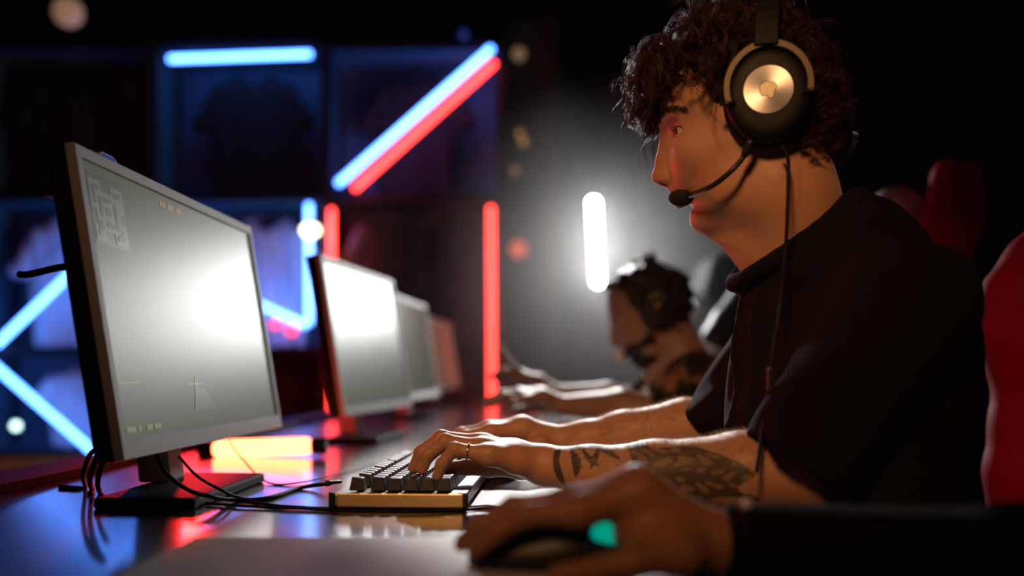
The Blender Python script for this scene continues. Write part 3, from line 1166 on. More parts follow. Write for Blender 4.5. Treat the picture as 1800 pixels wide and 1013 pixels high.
# ------------------------------------------------------------------ gaming chairs
def chair_back(kind):
    lean = Matrix.Rotation(R(13), 3, 'Y')
    if kind == 'panel':
        F = Field((0.10, -0.32, 0.40), (0.56, 0.32, 1.42), 0.009)
        o = Vector((0.255, 0, 0.50))

        def q(y, z, x=0.0):
            return o + lean @ Vector((x, y, z))
        F.rbox(q(0, 0.38, 0.04), (0.08, 0.42, 0.80), 0.035, 0.03, rot=lean)
        F.rbox(q(0, 0.70, 0.04), (0.075, 0.34, 0.30), 0.035, 0.05, rot=lean)
        F.ell(q(0, 0.18, 0.0), (0.05, 0.17, 0.14), 0.03, rot=lean)
        return F
    s = kind
    F = Field((0.10, -0.40, 0.42), (0.56, 0.40, 1.42), 0.008)
    ch = [(.255, .60), (.258, .755), (.268, .824), (.271, .90), (.261, .936), (.25, .97), (.254, 1.0135), (.287, 1.065), (.322, 1.104), (.372, 1.2), (.40, 1.31)]
    ys = [.245, .252, .255, .258, .262, .266, .266, .258, .245, .215, .185]
    rs = [.050, .054, .054, .052, .052, .052, .052, .052, .05, .045, .04]
    F.chain([(x, s * y, z) for (x, z), y in zip(ch, ys)], rs, 0.02)
    F.chain([(x + 0.035, s * (y - 0.01), z) for (x, z), y in zip(ch, ys)], rs, 0.02)
    return F


CH = {}
for k in ('panel', -1, 1):
    v, f = chair_back(k).surface()
    CH[k] = mesh_np('backrest', smooth_np(v, f, 2), f)
F = Field((-0.30, -0.30, 0.38), (0.32, 0.30, 0.60), 0.010)
F.rbox((0.01, 0, 0.455), (0.52, 0.50, 0.10), 0.045, 0.02)
for s in (-1, 1):
    F.cone((-0.20, s * 0.23, 0.475), (0.2, s * 0.23, 0.49), 0.05, 0.05, 0.02)
v, f = F.surface()
CH['seat'] = mesh_np('seat', smooth_np(v, f, 2), f)
F = Field((0.20, -0.2, 1.05), (0.50, 0.2, 1.40), 0.009)
F.rbox((0.315, 0, 1.225), (0.10, 0.27, 0.17), 0.045, 0.02, rot=Matrix.Rotation(R(15), 3, 'Y'))
v, f = F.surface()
CH['pillow'] = mesh_np('head_pillow', smooth_np(v, f, 2), f)


def gaming_chair(label, loc, rz, center, wing, pillow):
    t = thing('gaming_chair', label, 'chair', loc, None, rz)

    def pc(name, key, material):
        me = CH[key].copy()
        me.materials.clear()
        o = link(name, me, material)
        o.parent = t
        return o

    def pm_(name, mb, material, **k):
        o = mb.build(name, material, None, **k)
        o.parent = t
        return o
    pc('backrest', 'panel', center)
    pc('side_wing', -1, wing)
    pc('side_wing', 1, wing)
    pc('seat', 'seat', center)
    pc('head_pillow', 'pillow', pillow)
    for s in (-1, 1):
        m = MB().tube(spline([(0.02, s * 0.27, 0.45), (0.04, s * 0.335, 0.50), (0.04, s * 0.335, 0.60)], 6), 0.016, 10)
        a_ = pm_('armrest', m, 'chair_frame', smooth=True)
        p_ = MB().box((0.02, s * 0.335, 0.612), (0.24, 0.085, 0.028)).build('arm_pad', 'chair_black', None, bevel=0.012, seg=3)
        p_.parent = a_
    pm_('gas_column', MB().tube([(0.03, 0, 0.12), (0.03, 0, 0.40)], 0.028, 14), 'chair_frame', smooth=True)
    for k in range(5):
        an = 2 * PI * k / 5 + 0.3
        d = Vector((math.cos(an), math.sin(an), 0))
        l_ = pm_('base_leg', MB().tube([Vector((0.03, 0, 0.125)) + d * .02, Vector((0.03, 0, 0.085)) + d * 0.31], [0.028, 0.018], 10), 'chair_frame')
        c_ = MB().lathe([(0.004, -0.024), (0.028, -0.024), (0.03, -0.01), (0.03, 0.01), (0.028, 0.024), (0.004, 0.024)], Vector((0.03, 0, 0.03)) + d * 0.31, (-d.y, d.x, 0), 16).build('caster', 'black_plastic', None, smooth=True)
        c_.parent = l_
    return t


gaming_chair('red and black gaming chair at the right edge behind player in black tee', (0.515, 1.12, 0), R(0), 'chair_black', 'chair_red', 'chair_black')
gaming_chair('red gaming chair with white head pillow seen above shoulder of the black tee', (0.525, 2.10, 0), R(-4), 'chair_black', 'chair_red', 'chair_white')
gaming_chair('all black gaming chair farthest down the row', (0.40, 3.20, 0), R(4), 'chair_black', 'chair_black', 'chair_grey')


# ------------------------------------------------------------------ heads
HZ = np.array([-.140, -.135, -.128, -.118, -.105, -.09, -.07, -.05, -.03, -.015, .005, .03, .06, .085, .105, .117, .121])
HF = np.array([.036, .045, .053, .0595, .0640, .0695, .0800, .0850, .0880, .0925, .0990, .1035, .0985, .082, .052, .018, .002])
HB = np.array([.015, .005, -.010, -.03, -.045, -.055, -.062, -.068, -.078, -.085, -.090, -.092, -.088, -.075, -.050, -.024, -.008])
HW = np.array([.006, .013, .028, .0395, .0475, .0545, .0605, .0650, .0690, .0715, .0740, .0765, .0745, .0650, .0460, .0190, .004])
_zz = np.linspace(-.14, .121, 523)


def _sm(a):
    y = np.interp(_zz, HZ, a)
    k = np.hanning(29)
    k /= k.sum()
    return np.convolve(np.pad(y, 14, mode='edge'), k, 'valid')


HFs, HBs, HWs = _sm(HF), _sm(HB), _sm(HW)


EYE = (.0690, .0335, -.0160)     # eyeball centre in the head frame


class Head:
    """frame: C centre, yaw: angle of the facing direction from -X towards +Y; t forward, s toward the camera side"""

    def __init__(s, C, yaw, sc=1.0, pitch=0.0):
        s.C = Vector(C)
        s.sc = sc
        f = Vector((-math.cos(yaw), math.sin(yaw), 0))
        s.s = Vector((-math.sin(yaw), -math.cos(yaw), 0))
        up = Vector((0, 0, 1))
        q = Matrix.Rotation(pitch, 3, s.s)
        s.f, s.u = q @ f, q @ up
        s.M = Matrix((s.f, s.s, s.u)).transposed()

    def P(s, t, sd, z):
        return s.C + (s.f * t + s.s * sd + s.u * z) * s.sc

    def loc(s, X, Y, Z):
        x, y, z = X - s.C.x, Y - s.C.y, Z - s.C.z
        k = 1 / s.sc
        return [(x * a.x + y * a.y + z * a.z) * k for a in (s.f, s.s, s.u)]

    def loft(s, F, grow=0.0, k=0.006, zcut=None, op='add'):
        def fn(X, Y, Z):
            t, sd, z = s.loc(X, Y, Z)
            f = np.interp(z, _zz, HFs) + grow
            b = np.interp(z, _zz, HBs) - grow
            w_ = np.interp(z, _zz, HWs) + grow
            a = (f - b) / 2
            c = (f + b) / 2
            n = 2.25
            q = ((np.abs(t - c) / a) ** n + (np.abs(sd) / w_) ** n) ** (1 / n)
            d = (q - 1) * np.minimum(a, w_) * 0.9
            d = np.maximum(d, z - .1205 - grow)
            d = np.maximum(d, -.1385 - z)
            if zcut is not None:
                d = np.maximum(d, zcut(t, sd, z))
            return d * s.sc
        r = (0.16 + grow) * s.sc
        c = np.array(s.C)
        F.put(c - r, c + r, fn, k, op)

    def face(s, F):
        S = s.sc

        def ell(t, sd, z, r, k=0.006, op='add', m=None):
            rr = [x * S for x in (r if hasattr(r, '__len__') else (r, r, r))]
            mm_ = s.M if m is None else s.M @ m
            F.ell(s.P(t, sd, z), rr, k * S, op, mm_)

        def cone(a, b, ra, rb, k=0.005, op='add'):
            F.cone(s.P(*a), s.P(*b), ra * S, rb * S, k * S, op)
        s.loft(F)
        for q in (-1, 1):
            # brow ridge, cheek bone, jaw corner
            cone((.0945, q * .010, .0035), (.076, q * .046, .006), .0085, .0080, .010)
            ell(.052, q * .046, -.042, (.026, .0115, .016), .022)
            ell(.0660, q * .0210, -.0520, (.0170, .0190, .0280), .018)
            ell(.008, q * .048, -.085, (.032, .010, .022), .022)
            # socket, lids
            rm = Matrix(((math.cos(R(24)), -q * math.sin(R(24)), 0), (q * math.sin(R(24)), math.cos(R(24)), 0), (0, 0, 1)))
            ell(.0930, q * .0380, -.0155, (.0150, .0225, .0115), .010, 'sub', rm)
            ell(EYE[0], q * EYE[1], EYE[2], .0147, .003)
            cone((.0855, q * .0190, -.0085), (.0690, q * .0465, -.0095), .0026, .0026, .005)
        # nose
        cone((.086, 0, -.006), (.0850, 0, -.058), .0095, .0175, .010)
        cone((.090, 0, -.020), (.0915, 0, -.056), .0085, .0125, .006)
        cone((.0925, 0, -.012), (.0985, 0, -.038), .0085, .0080, .008)
        cone((.0985, 0, -.038), (.1005, 0, -.0585), .0080, .0112, .004)
        ell(.1000, 0, -.0600, (.0112, .0105, .0096), .004)
        for q in (-1, 1):
            ell(.0895, q * .0120, -.0640, (.0105, .0068, .0082), .005)
        cone((.0975, 0, -.067), (.086, 0, -.070), .0048, .0055, .004)
        for q in (-1, 1):
            ell(.0955, q * .0065, -.0715, (.0058, .0030, .0042), .002, 'sub')
        # lips, chin
        ell(.0790, 0, -.0765, (.0105, .017, .0095), .008)
        cone((.0815, 0, -.0835), (.0690, .021, -.0862), .0058, .0030, .004)
        cone((.0815, 0, -.0835), (.0690, -.021, -.0862), .0058, .0030, .004)
        cone((.0775, 0, -.0940), (.0675, .018, -.0900), .0062, .0030, .004)
        cone((.0775, 0, -.0940), (.0675, -.018, -.0900), .0062, .0030, .004)
        ell(.0640, 0, -.1030, (.010, .020, .004), .006, 'sub')
        ell(.0520, 0, -.1170, (.0125, .020, .0135), .012)
        # mouth line
        cone((.0885, 0, -.0888), (.0745, .022, -.0882), .0010, .0009, .0015, 'sub')
        cone((.0885, 0, -.0888), (.0745, -.022, -.0882), .0010, .0009, .0015, 'sub')
        # eye openings
        for q in (-1, 1):
            rm = Matrix(((math.cos(R(24)), -q * math.sin(R(24)), 0), (q * math.sin(R(24)), math.cos(R(24)), 0), (0, 0, 1)))
            ell(EYE[0] + .0145, q * (EYE[1] + .0052), EYE[2] - .0002, (.0128, .0172, .0058), .0010, 'sub', rm)
        # ears
        for q in (-1, 1):
            ell(-.012, q * .076, -.006, (.016, .007, .028), .006)
        # cavity for the eyeballs
        for q in (-1, 1):
            ell(EYE[0], q * EYE[1], EYE[2], .0122, .0008, 'sub')

    def skin(s, t, sd, z, dt, ds):
        """march outward over the solid to the skin"""
        F = s.F
        r = .13
        while r > .02:
            p = s.P(t + dt * r, sd + ds * r, z)
            i = [int(round((p[k] - F.lo[k]) / F.h)) for k in range(3)]
            g = F.g[i[0], i[1], i[2]]
            if g < 0:
                break
            r -= max(.0003, min(float(g) * .5, .004))
        return np.array([t + dt * r, sd + ds * r, z])

    def tone(s, v):
        """vertex tone: red = lips / blush"""
        x, y, z = (np.array(v) - np.array(s.C)).T
        t, sd, zz = [(x * a.x + y * a.y + z * a.z) / s.sc for a in (s.f, s.s, s.u)]
        lip = np.exp(-(((zz + .0885) / .0062) ** 2)) * (np.abs(sd) < .024) * (t > .066) * np.exp(-(np.abs(sd) / .021) ** 6)
        nose = .25 * np.exp(-(((t - .103) / .012) ** 2 + (sd / .012) ** 2 + ((zz + .06) / .012) ** 2))
        lidr = .35 * np.exp(-(((np.abs(sd) - .034) / .016) ** 2 + ((zz + .017) / .007) ** 2)) * (t > .055)
        cheek = .10 * np.exp(-(((np.abs(sd) - .05) / .02) ** 2 + ((zz + .045) / .02) ** 2)) * (t > .03)
        return np.clip(.8 * lip + nose + lidr + cheek, 0, 1)

    def eyes(s, parent, look):
        for q in (-1, 1):
            c = s.P(EYE[0], q * EYE[1], EYE[2])
            m = MB()
            d = (s.f + s.s * look[0] + s.u * look[1]).normalized()
            prof = []
            r = .0121 * s.sc
            for i in range(1, 24):
                a = PI * i / 24
                prof.append((r * math.sin(a), -r * math.cos(a)))
            m.lathe(prof, c, d, 28)
            o = m.build('eye', 'eye_white', parent, smooth=True)
            o.data.materials.append(M['iris'])
            for p in o.data.polygons:
                cc = sum((o.data.vertices[i].co for i in p.vertices), Vector()) / len(p.vertices) - c
                if cc.normalized().dot(d) > math.cos(R(30)):
                    p.material_index = 1


def set_tone(o, red, green):
    n = len(o.data.vertices)
    a = o.data.color_attributes.new('tone', 'FLOAT_COLOR', 'POINT')
    c = np.zeros((n, 4), np.float32)
    c[:, 0] = red
    c[:, 1] = green
    c[:, 3] = 1
    a.data.foreach_set('color', c.ravel())


def coords(o):
    n = len(o.data.vertices)
    v = np.empty(n * 3, np.float32)
    o.data.vertices.foreach_get('co', v)
    return v.reshape(-1, 3)


# ------------------------------------------------------------------ curly hair
def curly_hair(H, name, material, parent, n_lock, n_str, keep, length=(0.05, 0.085), seed=3, curl=0.0085, r0=0.00042, pts=24, fly=0, fringe=0):
    rng = np.random.default_rng(seed)
    paths, rads = [], []
    c0 = np.array([.005, 0, .020])
    er = np.array([.099, .0765, .099])
    tries = 0
    made = 0
    u = np.linspace(0, 1, pts)
    while made < n_lock + fly and tries < 40000:
        tries += 1
        d = rng.normal(size=3)
        d /= np.linalg.norm(d)
        p = c0 + d * er
        if not keep(p):
            continue
        n = d / er
        n /= np.linalg.norm(n)
        fr = np.clip((p[0] - .0) / .09, -1, 1)
        top = np.clip((p[2] - .05) / .07, 0, 1)
        flow = np.array([0.75 * max(fr, 0) + .25 * min(fr, 0), 0.25 * np.sign(p[1]) * (1 - top), -.55 - .3 * (1 - top)])
        flow = flow + rng.normal(size=3) * .35
        L = rng.uniform(*length)
        droop = 0.0
        if p[0] > .045 and p[2] > .04:
            L *= 1.10
            droop = 1.0 if p[0] > .035 and p[2] > .03 else 0.0
        if p[2] < 0:
            L *= .75
        if p[0] < 0:
            L *= 1 - .45 * min(1, -p[0] / .06)
        isfly = made >= n_lock
        if isfly:
            L *= 1.25
        d0 = n * (.95 + .35 * top) * (1 - .25 * np.clip(-p[0] / .08, 0, 1)) + flow * .45
        base = p + L * (u[:, None] * (1 - .45 * u[:, None]) * d0 + (u ** 2)[:, None] * (flow * .42 + np.array([-.22 * droop, 0, -.25 - .50 * droop])))
        ax = base[-1] - base[0]
        ax /= np.linalg.norm(ax) + 1e-9
        e1 = np.cross(ax, rng.normal(size=3))
        e1 /= np.linalg.norm(e1)
        e2 = np.cross(ax, e1)
        turns = rng.uniform(1.3, 2.3) * rng.choice([-1, 1])
        rc = curl * rng.uniform(.6, 1.25)
        ph0 = rng.uniform(0, 2 * PI)
        k = 1 if isfly else n_str
        for j in range(k):
            off = rng.normal(size=3) * .0010
            ph = ph0 + rng.normal() * .16
            tr = turns * (1 + rng.normal() * .025)
            rr = rc * np.clip(1 + rng.normal() * .10, .3, 2) * np.minimum(1, u * 3.0) * (1 + .25 * u)
            lj = np.clip(1 + rng.normal() * .05, .7, 1.25)
            a = ph + 2 * PI * tr * u * lj
            q = p + (base - p) * lj + off * (.5 + .9 * u[:, None]) + (np.cos(a) * rr)[:, None] * e1 + (np.sin(a) * rr)[:, None] * e2 - e1 * rr[0]
            # stay outside the skull
            g = (q - c0) / (er * 1.0)
            nn = np.linalg.norm(g, axis=1)
            bad = nn < 1.01
            g[bad] *= (1.01 / nn[bad])[:, None]
            q = c0 + g * er
            cupd = np.hypot(q[:, 0] + .025, q[:, 2] - .004)
            if np.any((np.abs(q[:, 1]) > .070) & (cupd < .058)):
                continue
            if np.any((q[:, 0] > .052) & (q[:, 2] < .012) & (np.abs(q[:, 1]) > -1) & (q[:, 0] < .103) & (np.abs(q[:, 1]) > .022)):
                continue
            paths.append(q)
            rads.append(r0 * (1 - .65 * u ** 2) * rng.uniform(.75, 1.15))
        made += 1
    for i in range(fringe):
        p0 = np.array([rng.uniform(.055, .088), rng.uniform(-.055, .058), 0])
        p0[2] = .020 + .097 * math.sqrt(max(.02, 1 - ((p0[0] - .005) / .099) ** 2 - (p0[1] / .0765) ** 2))
        zt_ = rng.uniform(-.012, .085)
        p2 = np.array([rng.uniform(.104, .140 - .10 * max(0, zt_ - .04)), p0[1] * 1.05 + rng.normal() * .006, zt_])
        if abs(p2[1]) > .03:
            p2[0] -= .030 * (abs(p2[1]) - .03) / .03
            p2[2] = max(p2[2], .022)
        p1 = (p0 + p2) / 2 + np.array([.030, 0, .020])
        base = ((1 - u) ** 2)[:, None] * p0 + (2 * u * (1 - u))[:, None] * p1 + (u ** 2)[:, None] * p2
        ax = p2 - p0
        ax /= np.linalg.norm(ax)
        e1 = np.cross(ax, rng.normal(size=3))
        e1 /= np.linalg.norm(e1)
        e2 = np.cross(ax, e1)
        turns = rng.uniform(1.6, 2.6) * rng.choice([-1, 1])
        rc = curl * rng.uniform(.7, 1.15)
        ph0 = rng.uniform(0, 2 * PI)
        for j in range(n_str + 2):
            off = rng.normal(size=3) * .0010
            rr = rc * np.clip(1 + rng.normal() * .10, .3, 2) * np.minimum(1, u * 2.5)
            a = ph0 + rng.normal() * .16 + 2 * PI * turns * u * (1 + rng.normal() * .03)
            q = base + off + (np.cos(a) * rr)[:, None] * e1 + (np.sin(a) * rr)[:, None] * e2
            g = (q - c0) / er
            nn = np.linalg.norm(g, axis=1)
            bad = nn < 1.05
            g[bad] *= (1.05 / nn[bad])[:, None]
            paths.append(c0 + g * er)
            rads.append(r0 * (1 - .65 * u ** 2) * rng.uniform(.75, 1.15))
    pa = np.array(paths)
    ra = np.array(rads) * H.sc
    B = np.array(H.M)
    wpts = np.array(H.C) + (pa @ B.T) * H.sc
    v, f = strands(wpts, ra)
    return link(name, mesh_np(name, v, f), material, parent)


def brow_hair(H, parent, material='brow'):
    rng = np.random.default_rng(5)
    for q in (-1, 1):
        P_ = []
        for i in range(300):
            a = rng.uniform(0, 1)
            ph = R(5 + 46 * a)
            z = -.0005 + .0090 * math.sin(.25 + a * 2.2) + rng.normal() * .0026 * (1.15 - .7 * a)
            p0 = H.skin(.02, 0, z, math.cos(ph), q * math.sin(ph))
            d = np.array([.15 - .75 * a, q * (.75), .42 - .75 * a]) + rng.normal(size=3) * .12
            d /= np.linalg.norm(d)
            u = np.linspace(0, 1, 6)[:, None]
            P_.append(p0 + d * u * .0085 + np.array([.8, q * .6 * a, 0]) * .0016 * np.sin(.3 + u * 2.6))
        pa = np.array(P_)
        w_ = np.array(H.C) + (pa @ np.array(H.M).T) * H.sc
        ra = np.full(pa.shape[:2], .00032) * np.linspace(1, .3, 6)[None, :]
        v, f = strands(w_, ra)
        link('eyebrow', mesh_np('eyebrow', v, f), material, parent)
    # lashes
    for q in (-1, 1):
        P_ = []
        for i in range(34):
            a = rng.uniform(-1, 1)
            cx_, sx_ = math.cos(R(24)), math.sin(R(24))
            l_, n_ = .0120 * a, math.sqrt(.0147 ** 2 - (.0120 * a) ** 2) * .93
            t0, s0 = EYE[0] + cx_ * n_ - sx_ * l_, q * (EYE[1] + sx_ * n_ + cx_ * l_)
            z0 = EYE[2] + .0050 * math.sqrt(max(0, 1 - a * a))
            u = np.linspace(0, 1, 6)[:, None]
            d = np.array([1, q * .45 * (a + .3), .05])
            P_.append(np.array([t0, s0, z0]) + d * u * .0048 + np.array([0, 0, .0022]) * u ** 2)
        pa = np.array(P_)
        w_ = np.array(H.C) + (pa @ np.array(H.M).T) * H.sc
        ra = np.full(pa.shape[:2], .00020) * np.linspace(1, .3, 6)[None, :]
        v, f = strands(w_, ra)
        link('eyelashes', mesh_np('eyelashes', v, f), material, parent)


# ------------------------------------------------------------------ hands and arms
HAND = {  # relaxed right hand on a mouse: distance forward, toward thumb, up, from the wrist
    'index': [(.094, .024, .016), (.134, .026, .010), (.155, .025, -.004), (.170, .024, -.018)],
    'middle': [(.098, .003, .019), (.141, .004, .012), (.164, .004, -.003), (.180, .004, -.018)],
    'ring': [(.093, -.018, .015), (.132, -.022, .008), (.153, -.023, -.006), (.168, -.023, -.020)],
    'pinky': [(.083, -.037, .007), (.112, -.043, -.002), (.127, -.044, -.014), (.138, -.044, -.024)],
    'thumb': [(.022, .030, -.006), (.058, .046, -.012), (.088, .050, -.020), (.112, .045, -.026)]}
FR = {'index': (.0105, .0090, .0082, .0068), 'middle': (.0108, .0092, .0084, .0070), 'ring': (.0104, .0088, .0080, .0067),
      'pinky': (.0096, .0078, .0071, .0060), 'thumb': (.0150, .0112, .0100, .0082)}


def hand_solid(F, wrist, fingers, sc=1.0, arch=None):
    """fingers: name -> four world points (knuckle..tip)"""
    for n, p in fingers.items():
        r = [x * sc for x in FR[n]]
        F.chain(p, r, 0.0035)
        F.ell(p[1], r[1] * 1.08, 0.003)
        if n != 'thumb':
            mid = (Vector(wrist) * .5 + Vector(p[0]) * .5)
            if arch:
                mid = mid + Vector(arch)
            F.chain([wrist, mid, p[0]], [.017 * sc, .0145 * sc, .0118 * sc], 0.012)
        else:
            F.chain([wrist, p[0]], [.016 * sc, .0155 * sc], 0.012)


def local_hand(wrist, fwd, thumb_dir, sc=1.0, up=(0, 0, 1)):
    w_, f_, t_, u_ = Vector(wrist), Vector(fwd), Vector(thumb_dir), Vector(up)
    return {n: [w_ + (f_ * a + t_ * b + u_ * c) * sc for a, b, c in p] for n, p in HAND.items()}


# ================================================================== the player in the black tee
ME = thing('person', 'curly haired player in black tee and big headset typing in the centre', 'person', (0.47, 1.12, 0))
HEAD = Head(rel(.2819, 1.100, .2990), R(14.4))
HS = 0.0019
F = Field(rel(-.15, .80, -.175), rel(.62, 1.46, .43), HS)
HEAD.face(F)
HEAD.F = F
# neck
F.chain([HEAD.P(-.040, 0, -.055), HEAD.P(-.046, 0, -.10), rel(.3545, 1.106, .115), rel(.385, 1.11, .05)], [.054, .0560, .0600, .070], 0.034)
F.cone(HEAD.P(.022, 0, -.118), HEAD.P(-.022, 0, -.165), .022, .030, 0.018)      # throat
F.ell(HEAD.P(-.0010, 0, -.158), (.010, .009, .012), .010)
F.cone(HEAD.P(-.035, .050, -.08), HEAD.P(-.040, .018, -.215), .013, .010, 0.016)   # neck muscle
F.cone(HEAD.P(-.035, -.050, -.08), HEAD.P(-.040, -.018, -.215), .013, .010, 0.016)
# trunk under the shirt, continuous with neck and arms
F.ell(rel(.410, 1.11, -.02), (.105, .150, .17), .03)
for s, y in ((-1, .955), (1, 1.275)):
    F.cone(rel(.39, 1.11, .07), rel(.410, y, .055), .055, .045, .04)
# near (left) arm and hand
elbL, wrL = rel(.322, .958, -.112), rel(.040, 1.076, -.1135)
F.chain([rel(.410, .955, .055), rel(.365, .945, -.02), elbL], [.046, .042, .036], .02)
F.chain([elbL, rel(.250, .985, -.111), rel(.160, 1.022, -.117), rel(.09, 1.053, -.117), wrL], [.037, .042, .036, .0275, .0235], .014)
fl = {'pinky': [rel(-.026, 1.045, -.0985), rel(-.066, 1.046, -.0915), rel(-.081, 1.048, -.109), rel(-.0855, 1.050, -.1225)],
      'ring': [rel(-.034, 1.064, -.0925), rel(-.078, 1.063, -.0840), rel(-.099, 1.063, -.1005), rel(-.1050, 1.064, -.117)],
      'middle': [rel(-.036, 1.084, -.0890), rel(-.084, 1.081, -.0815), rel(-.108, 1.080, -.0985), rel(-.1160, 1.080, -.117)],
      'index': [rel(-.034, 1.104, -.0905), rel(-.079, 1.101, -.0860), rel(-.103, 1.099, -.1020), rel(-.1110, 1.098, -.118)],
      'thumb': [rel(.012, 1.104, -.116), rel(-.028, 1.122, -.121), rel(-.055, 1.120, -.120), rel(-.078, 1.114, -.1205)]}
hand_solid(F, wrL, fl, 1.0)
# far (right) arm, hand resting on the mouse
elbR, wrR = rel(.325, 1.325, -.088), rel(.062, 1.368, -.108)
F.chain([rel(.410, 1.270, .055), rel(.375, 1.30, -.01), elbR], [.046, .042, .036], .02)
F.chain([elbR, rel(.255, 1.335, -.086), rel(.165, 1.350, -.098), rel(.11, 1.36, -.105), wrR], [.037, .042, .035, .027, .0235], .014)
fr = local_hand(wrR, Vector((-1, .02, 0)).normalized(), (0.02, -1, 0), 0.98)
hand_solid(F, wrR, fr, 0.98, (0, 0, .012))
v, f = F.surface()
v = smooth_np(v, f, 2)
body = link('body', mesh_np('body', v, f), 'skin', ME)
# tattoo on the near forearm: leaf blades near the wrist, a dark ornament further up
x, y, z = v.T
z = z - CAM_Z
uu = (.322 - x)                       # distance from elbow toward the hand
vv = z + .113
rng = np.random.default_rng(2)
near = (y < 1.16) & (x > .03) & (x < .30) & (z < -.06)
ta = np.zeros(len(v))


def blade(x0, z0, x1, z1, w0, bend=0.0):
    ax, az = x1 - x0, z1 - z0
    L = math.hypot(ax, az)
    ax, az = ax / L, az / L
    s_ = ((x - x0) * ax + (z - z0) * az) / L
    n_ = -(x - x0) * az + (z - z0) * ax + bend * np.sin(np.clip(s_, 0, 1) * PI)
    wd = w0 * np.sin(np.clip(s_, 0, 1) * PI) ** .7
    return ((s_ > 0) & (s_ < 1) & (np.abs(n_) < wd)).astype(float)


for bl in ((.050, -.092, .062, -.135, .0042, .004), (.068, -.090, .072, -.122, .0050, -.003), (.058, -.088, .050, -.118, .0030, .003),
           (.080, -.090, .098, -.108, .0034, .002), (.10, -.086, .088, -.112, .0030, 0), (.098, -.090, .120, -.100, .0034, -.002), (.055, -.090, .10, -.087, .0030, 0)):
    ta = np.maximum(ta, blade(*bl))
orn = np.exp(-(((x - .185) / .062) ** 4 + ((z + .112) / .030) ** 4))
pat = np.sin(x * 160 + 3 * np.sin(z * 210)) * np.sin(z * 190 + 2.5 * np.sin(x * 120 + 1)) + .45
orn = orn + .22 * np.sin(x * 95 + 2 * np.sin(z * 130)) + .15 * np.sin(z * 240 + x * 60)
ta = np.maximum(ta, .92 * (orn > .45) * np.clip(pat * 2.2 + .3, .62, 1))
ta = ta * near
set_tone(body, HEAD.tone(v), np.clip(ta, 0, .93))
# fine hairs along the tops of both forearms
nv = np.empty(len(v) * 3, np.float32)
body.data.vertices.foreach_get('normal', nv)
nv = nv.reshape(-1, 3)
for nm_, sel_ in (('near', (y < 1.14)), ('far', (y > 1.24))):
    cand = np.nonzero(sel_ & (x > .07) & (x < .27) & (z < -.04) & (nv[:, 2] > .15))[0]
    pick = RNG.choice(cand, 2600)
    d_ = nv[pick] * .75 + np.array([-.75, 0, 0]) + RNG.normal(size=(len(pick), 3)) * .28
    d_ /= np.linalg.norm(d_, axis=1, keepdims=True)
    tt = np.linspace(0, 1, 5)[None, :, None]
    ln = RNG.uniform(.004, .0085, (len(pick), 1, 1))
    pa_ = v[pick][:, None, :] + d_[:, None, :] * tt * ln + np.array([-.002, 0, -.0012]) * tt ** 2
    hv, hf = strands(pa_, np.full(pa_.shape[:2], .00013) * np.linspace(1, .3, 5)[None, :])
    tag(link('arm_hair', mesh_np('arm_hair', hv, hf), 'arm_hair', ME), kind='stuff')
HEAD.eyes(ME, (.22, -.08))
brow_hair(HEAD, ME)
# nails
for n, p in list(fl.items()):
    a, b = Vector(p[2]), Vector(p[3])
    d = (b - a).normalized()
    up = Vector((-1, 0, .25))
    up = (up - d * up.dot(d)).normalized()
    r = FR[n][3]
    m = MB().ball((0, 0, 0), (.0046, .0062, .0016), 12, 8)
    o = m.build('fingernail', 'nail' if 'nail' in M else mat('nail', (.62, .36, .30), .25) and 'nail', None, smooth=True)
    o.matrix_world = Matrix.Translation(b - d * .001 + up * (r * .86)) @ Matrix((d.cross(up), d, up)).transposed().to_4x4()
    adopt(o, ME)
rg = MB().lathe([(.0093, -.001), (.0101, -.001), (.0101, .001), (.0093, .001)], Vector(fl['pinky'][0]).lerp(Vector(fl['pinky'][1]), .62),
                Vector(fl['pinky'][1]) - Vector(fl['pinky'][0]), 24)
ro = rg.build('finger_ring', 'metal_ring', None, smooth=True)
tag(ro, 'thin gold ring on the typing hand over the keyboard', 'ring')

# hair
HC = Field(HEAD.C - Vector((.17, .17, .12)), HEAD.C + Vector((.17, .17, .17)), 0.0035)


def hairline(t, sd, z):
    """positive where no hair grows"""
    face = np.minimum(t - (.028 + .55 * np.clip(z + .0, 0, .1) + .22 * np.clip(z - .045, 0, 1)), .075 - z)
    neck = (-.066 - z) + np.clip((t + .01), 0, 1) * 0
    side = np.minimum(t + .052, .0 - z) * 1.0
    return np.maximum(np.maximum(face, neck), side)


HEAD.loft(HC, 0.010, .004, lambda t, sd, z: hairline(t, sd, z))
rngw = RNG.uniform(0, 6, 9)
HC.warp(lambda X, Y, Z: .0028 * np.sin(X * 230 + rngw[0]) * np.sin(Y * 210 + rngw[1]) + .0028 * np.sin(Z * 220 + X * 60 + rngw[2]) + 0 * Y)
HC.build('hair_base', 'hair_cap', ME, 1)


def keep_main(p):
    t, sd, z = p
    if hairline(np.array(t), np.array(sd), np.array(z)) > -.002:
        return False
    return True


curly_hair(HEAD, 'hair', 'hair', ME, 1250, 11, keep_main, (0.048, 0.076), seed=4, fly=160, fringe=330)

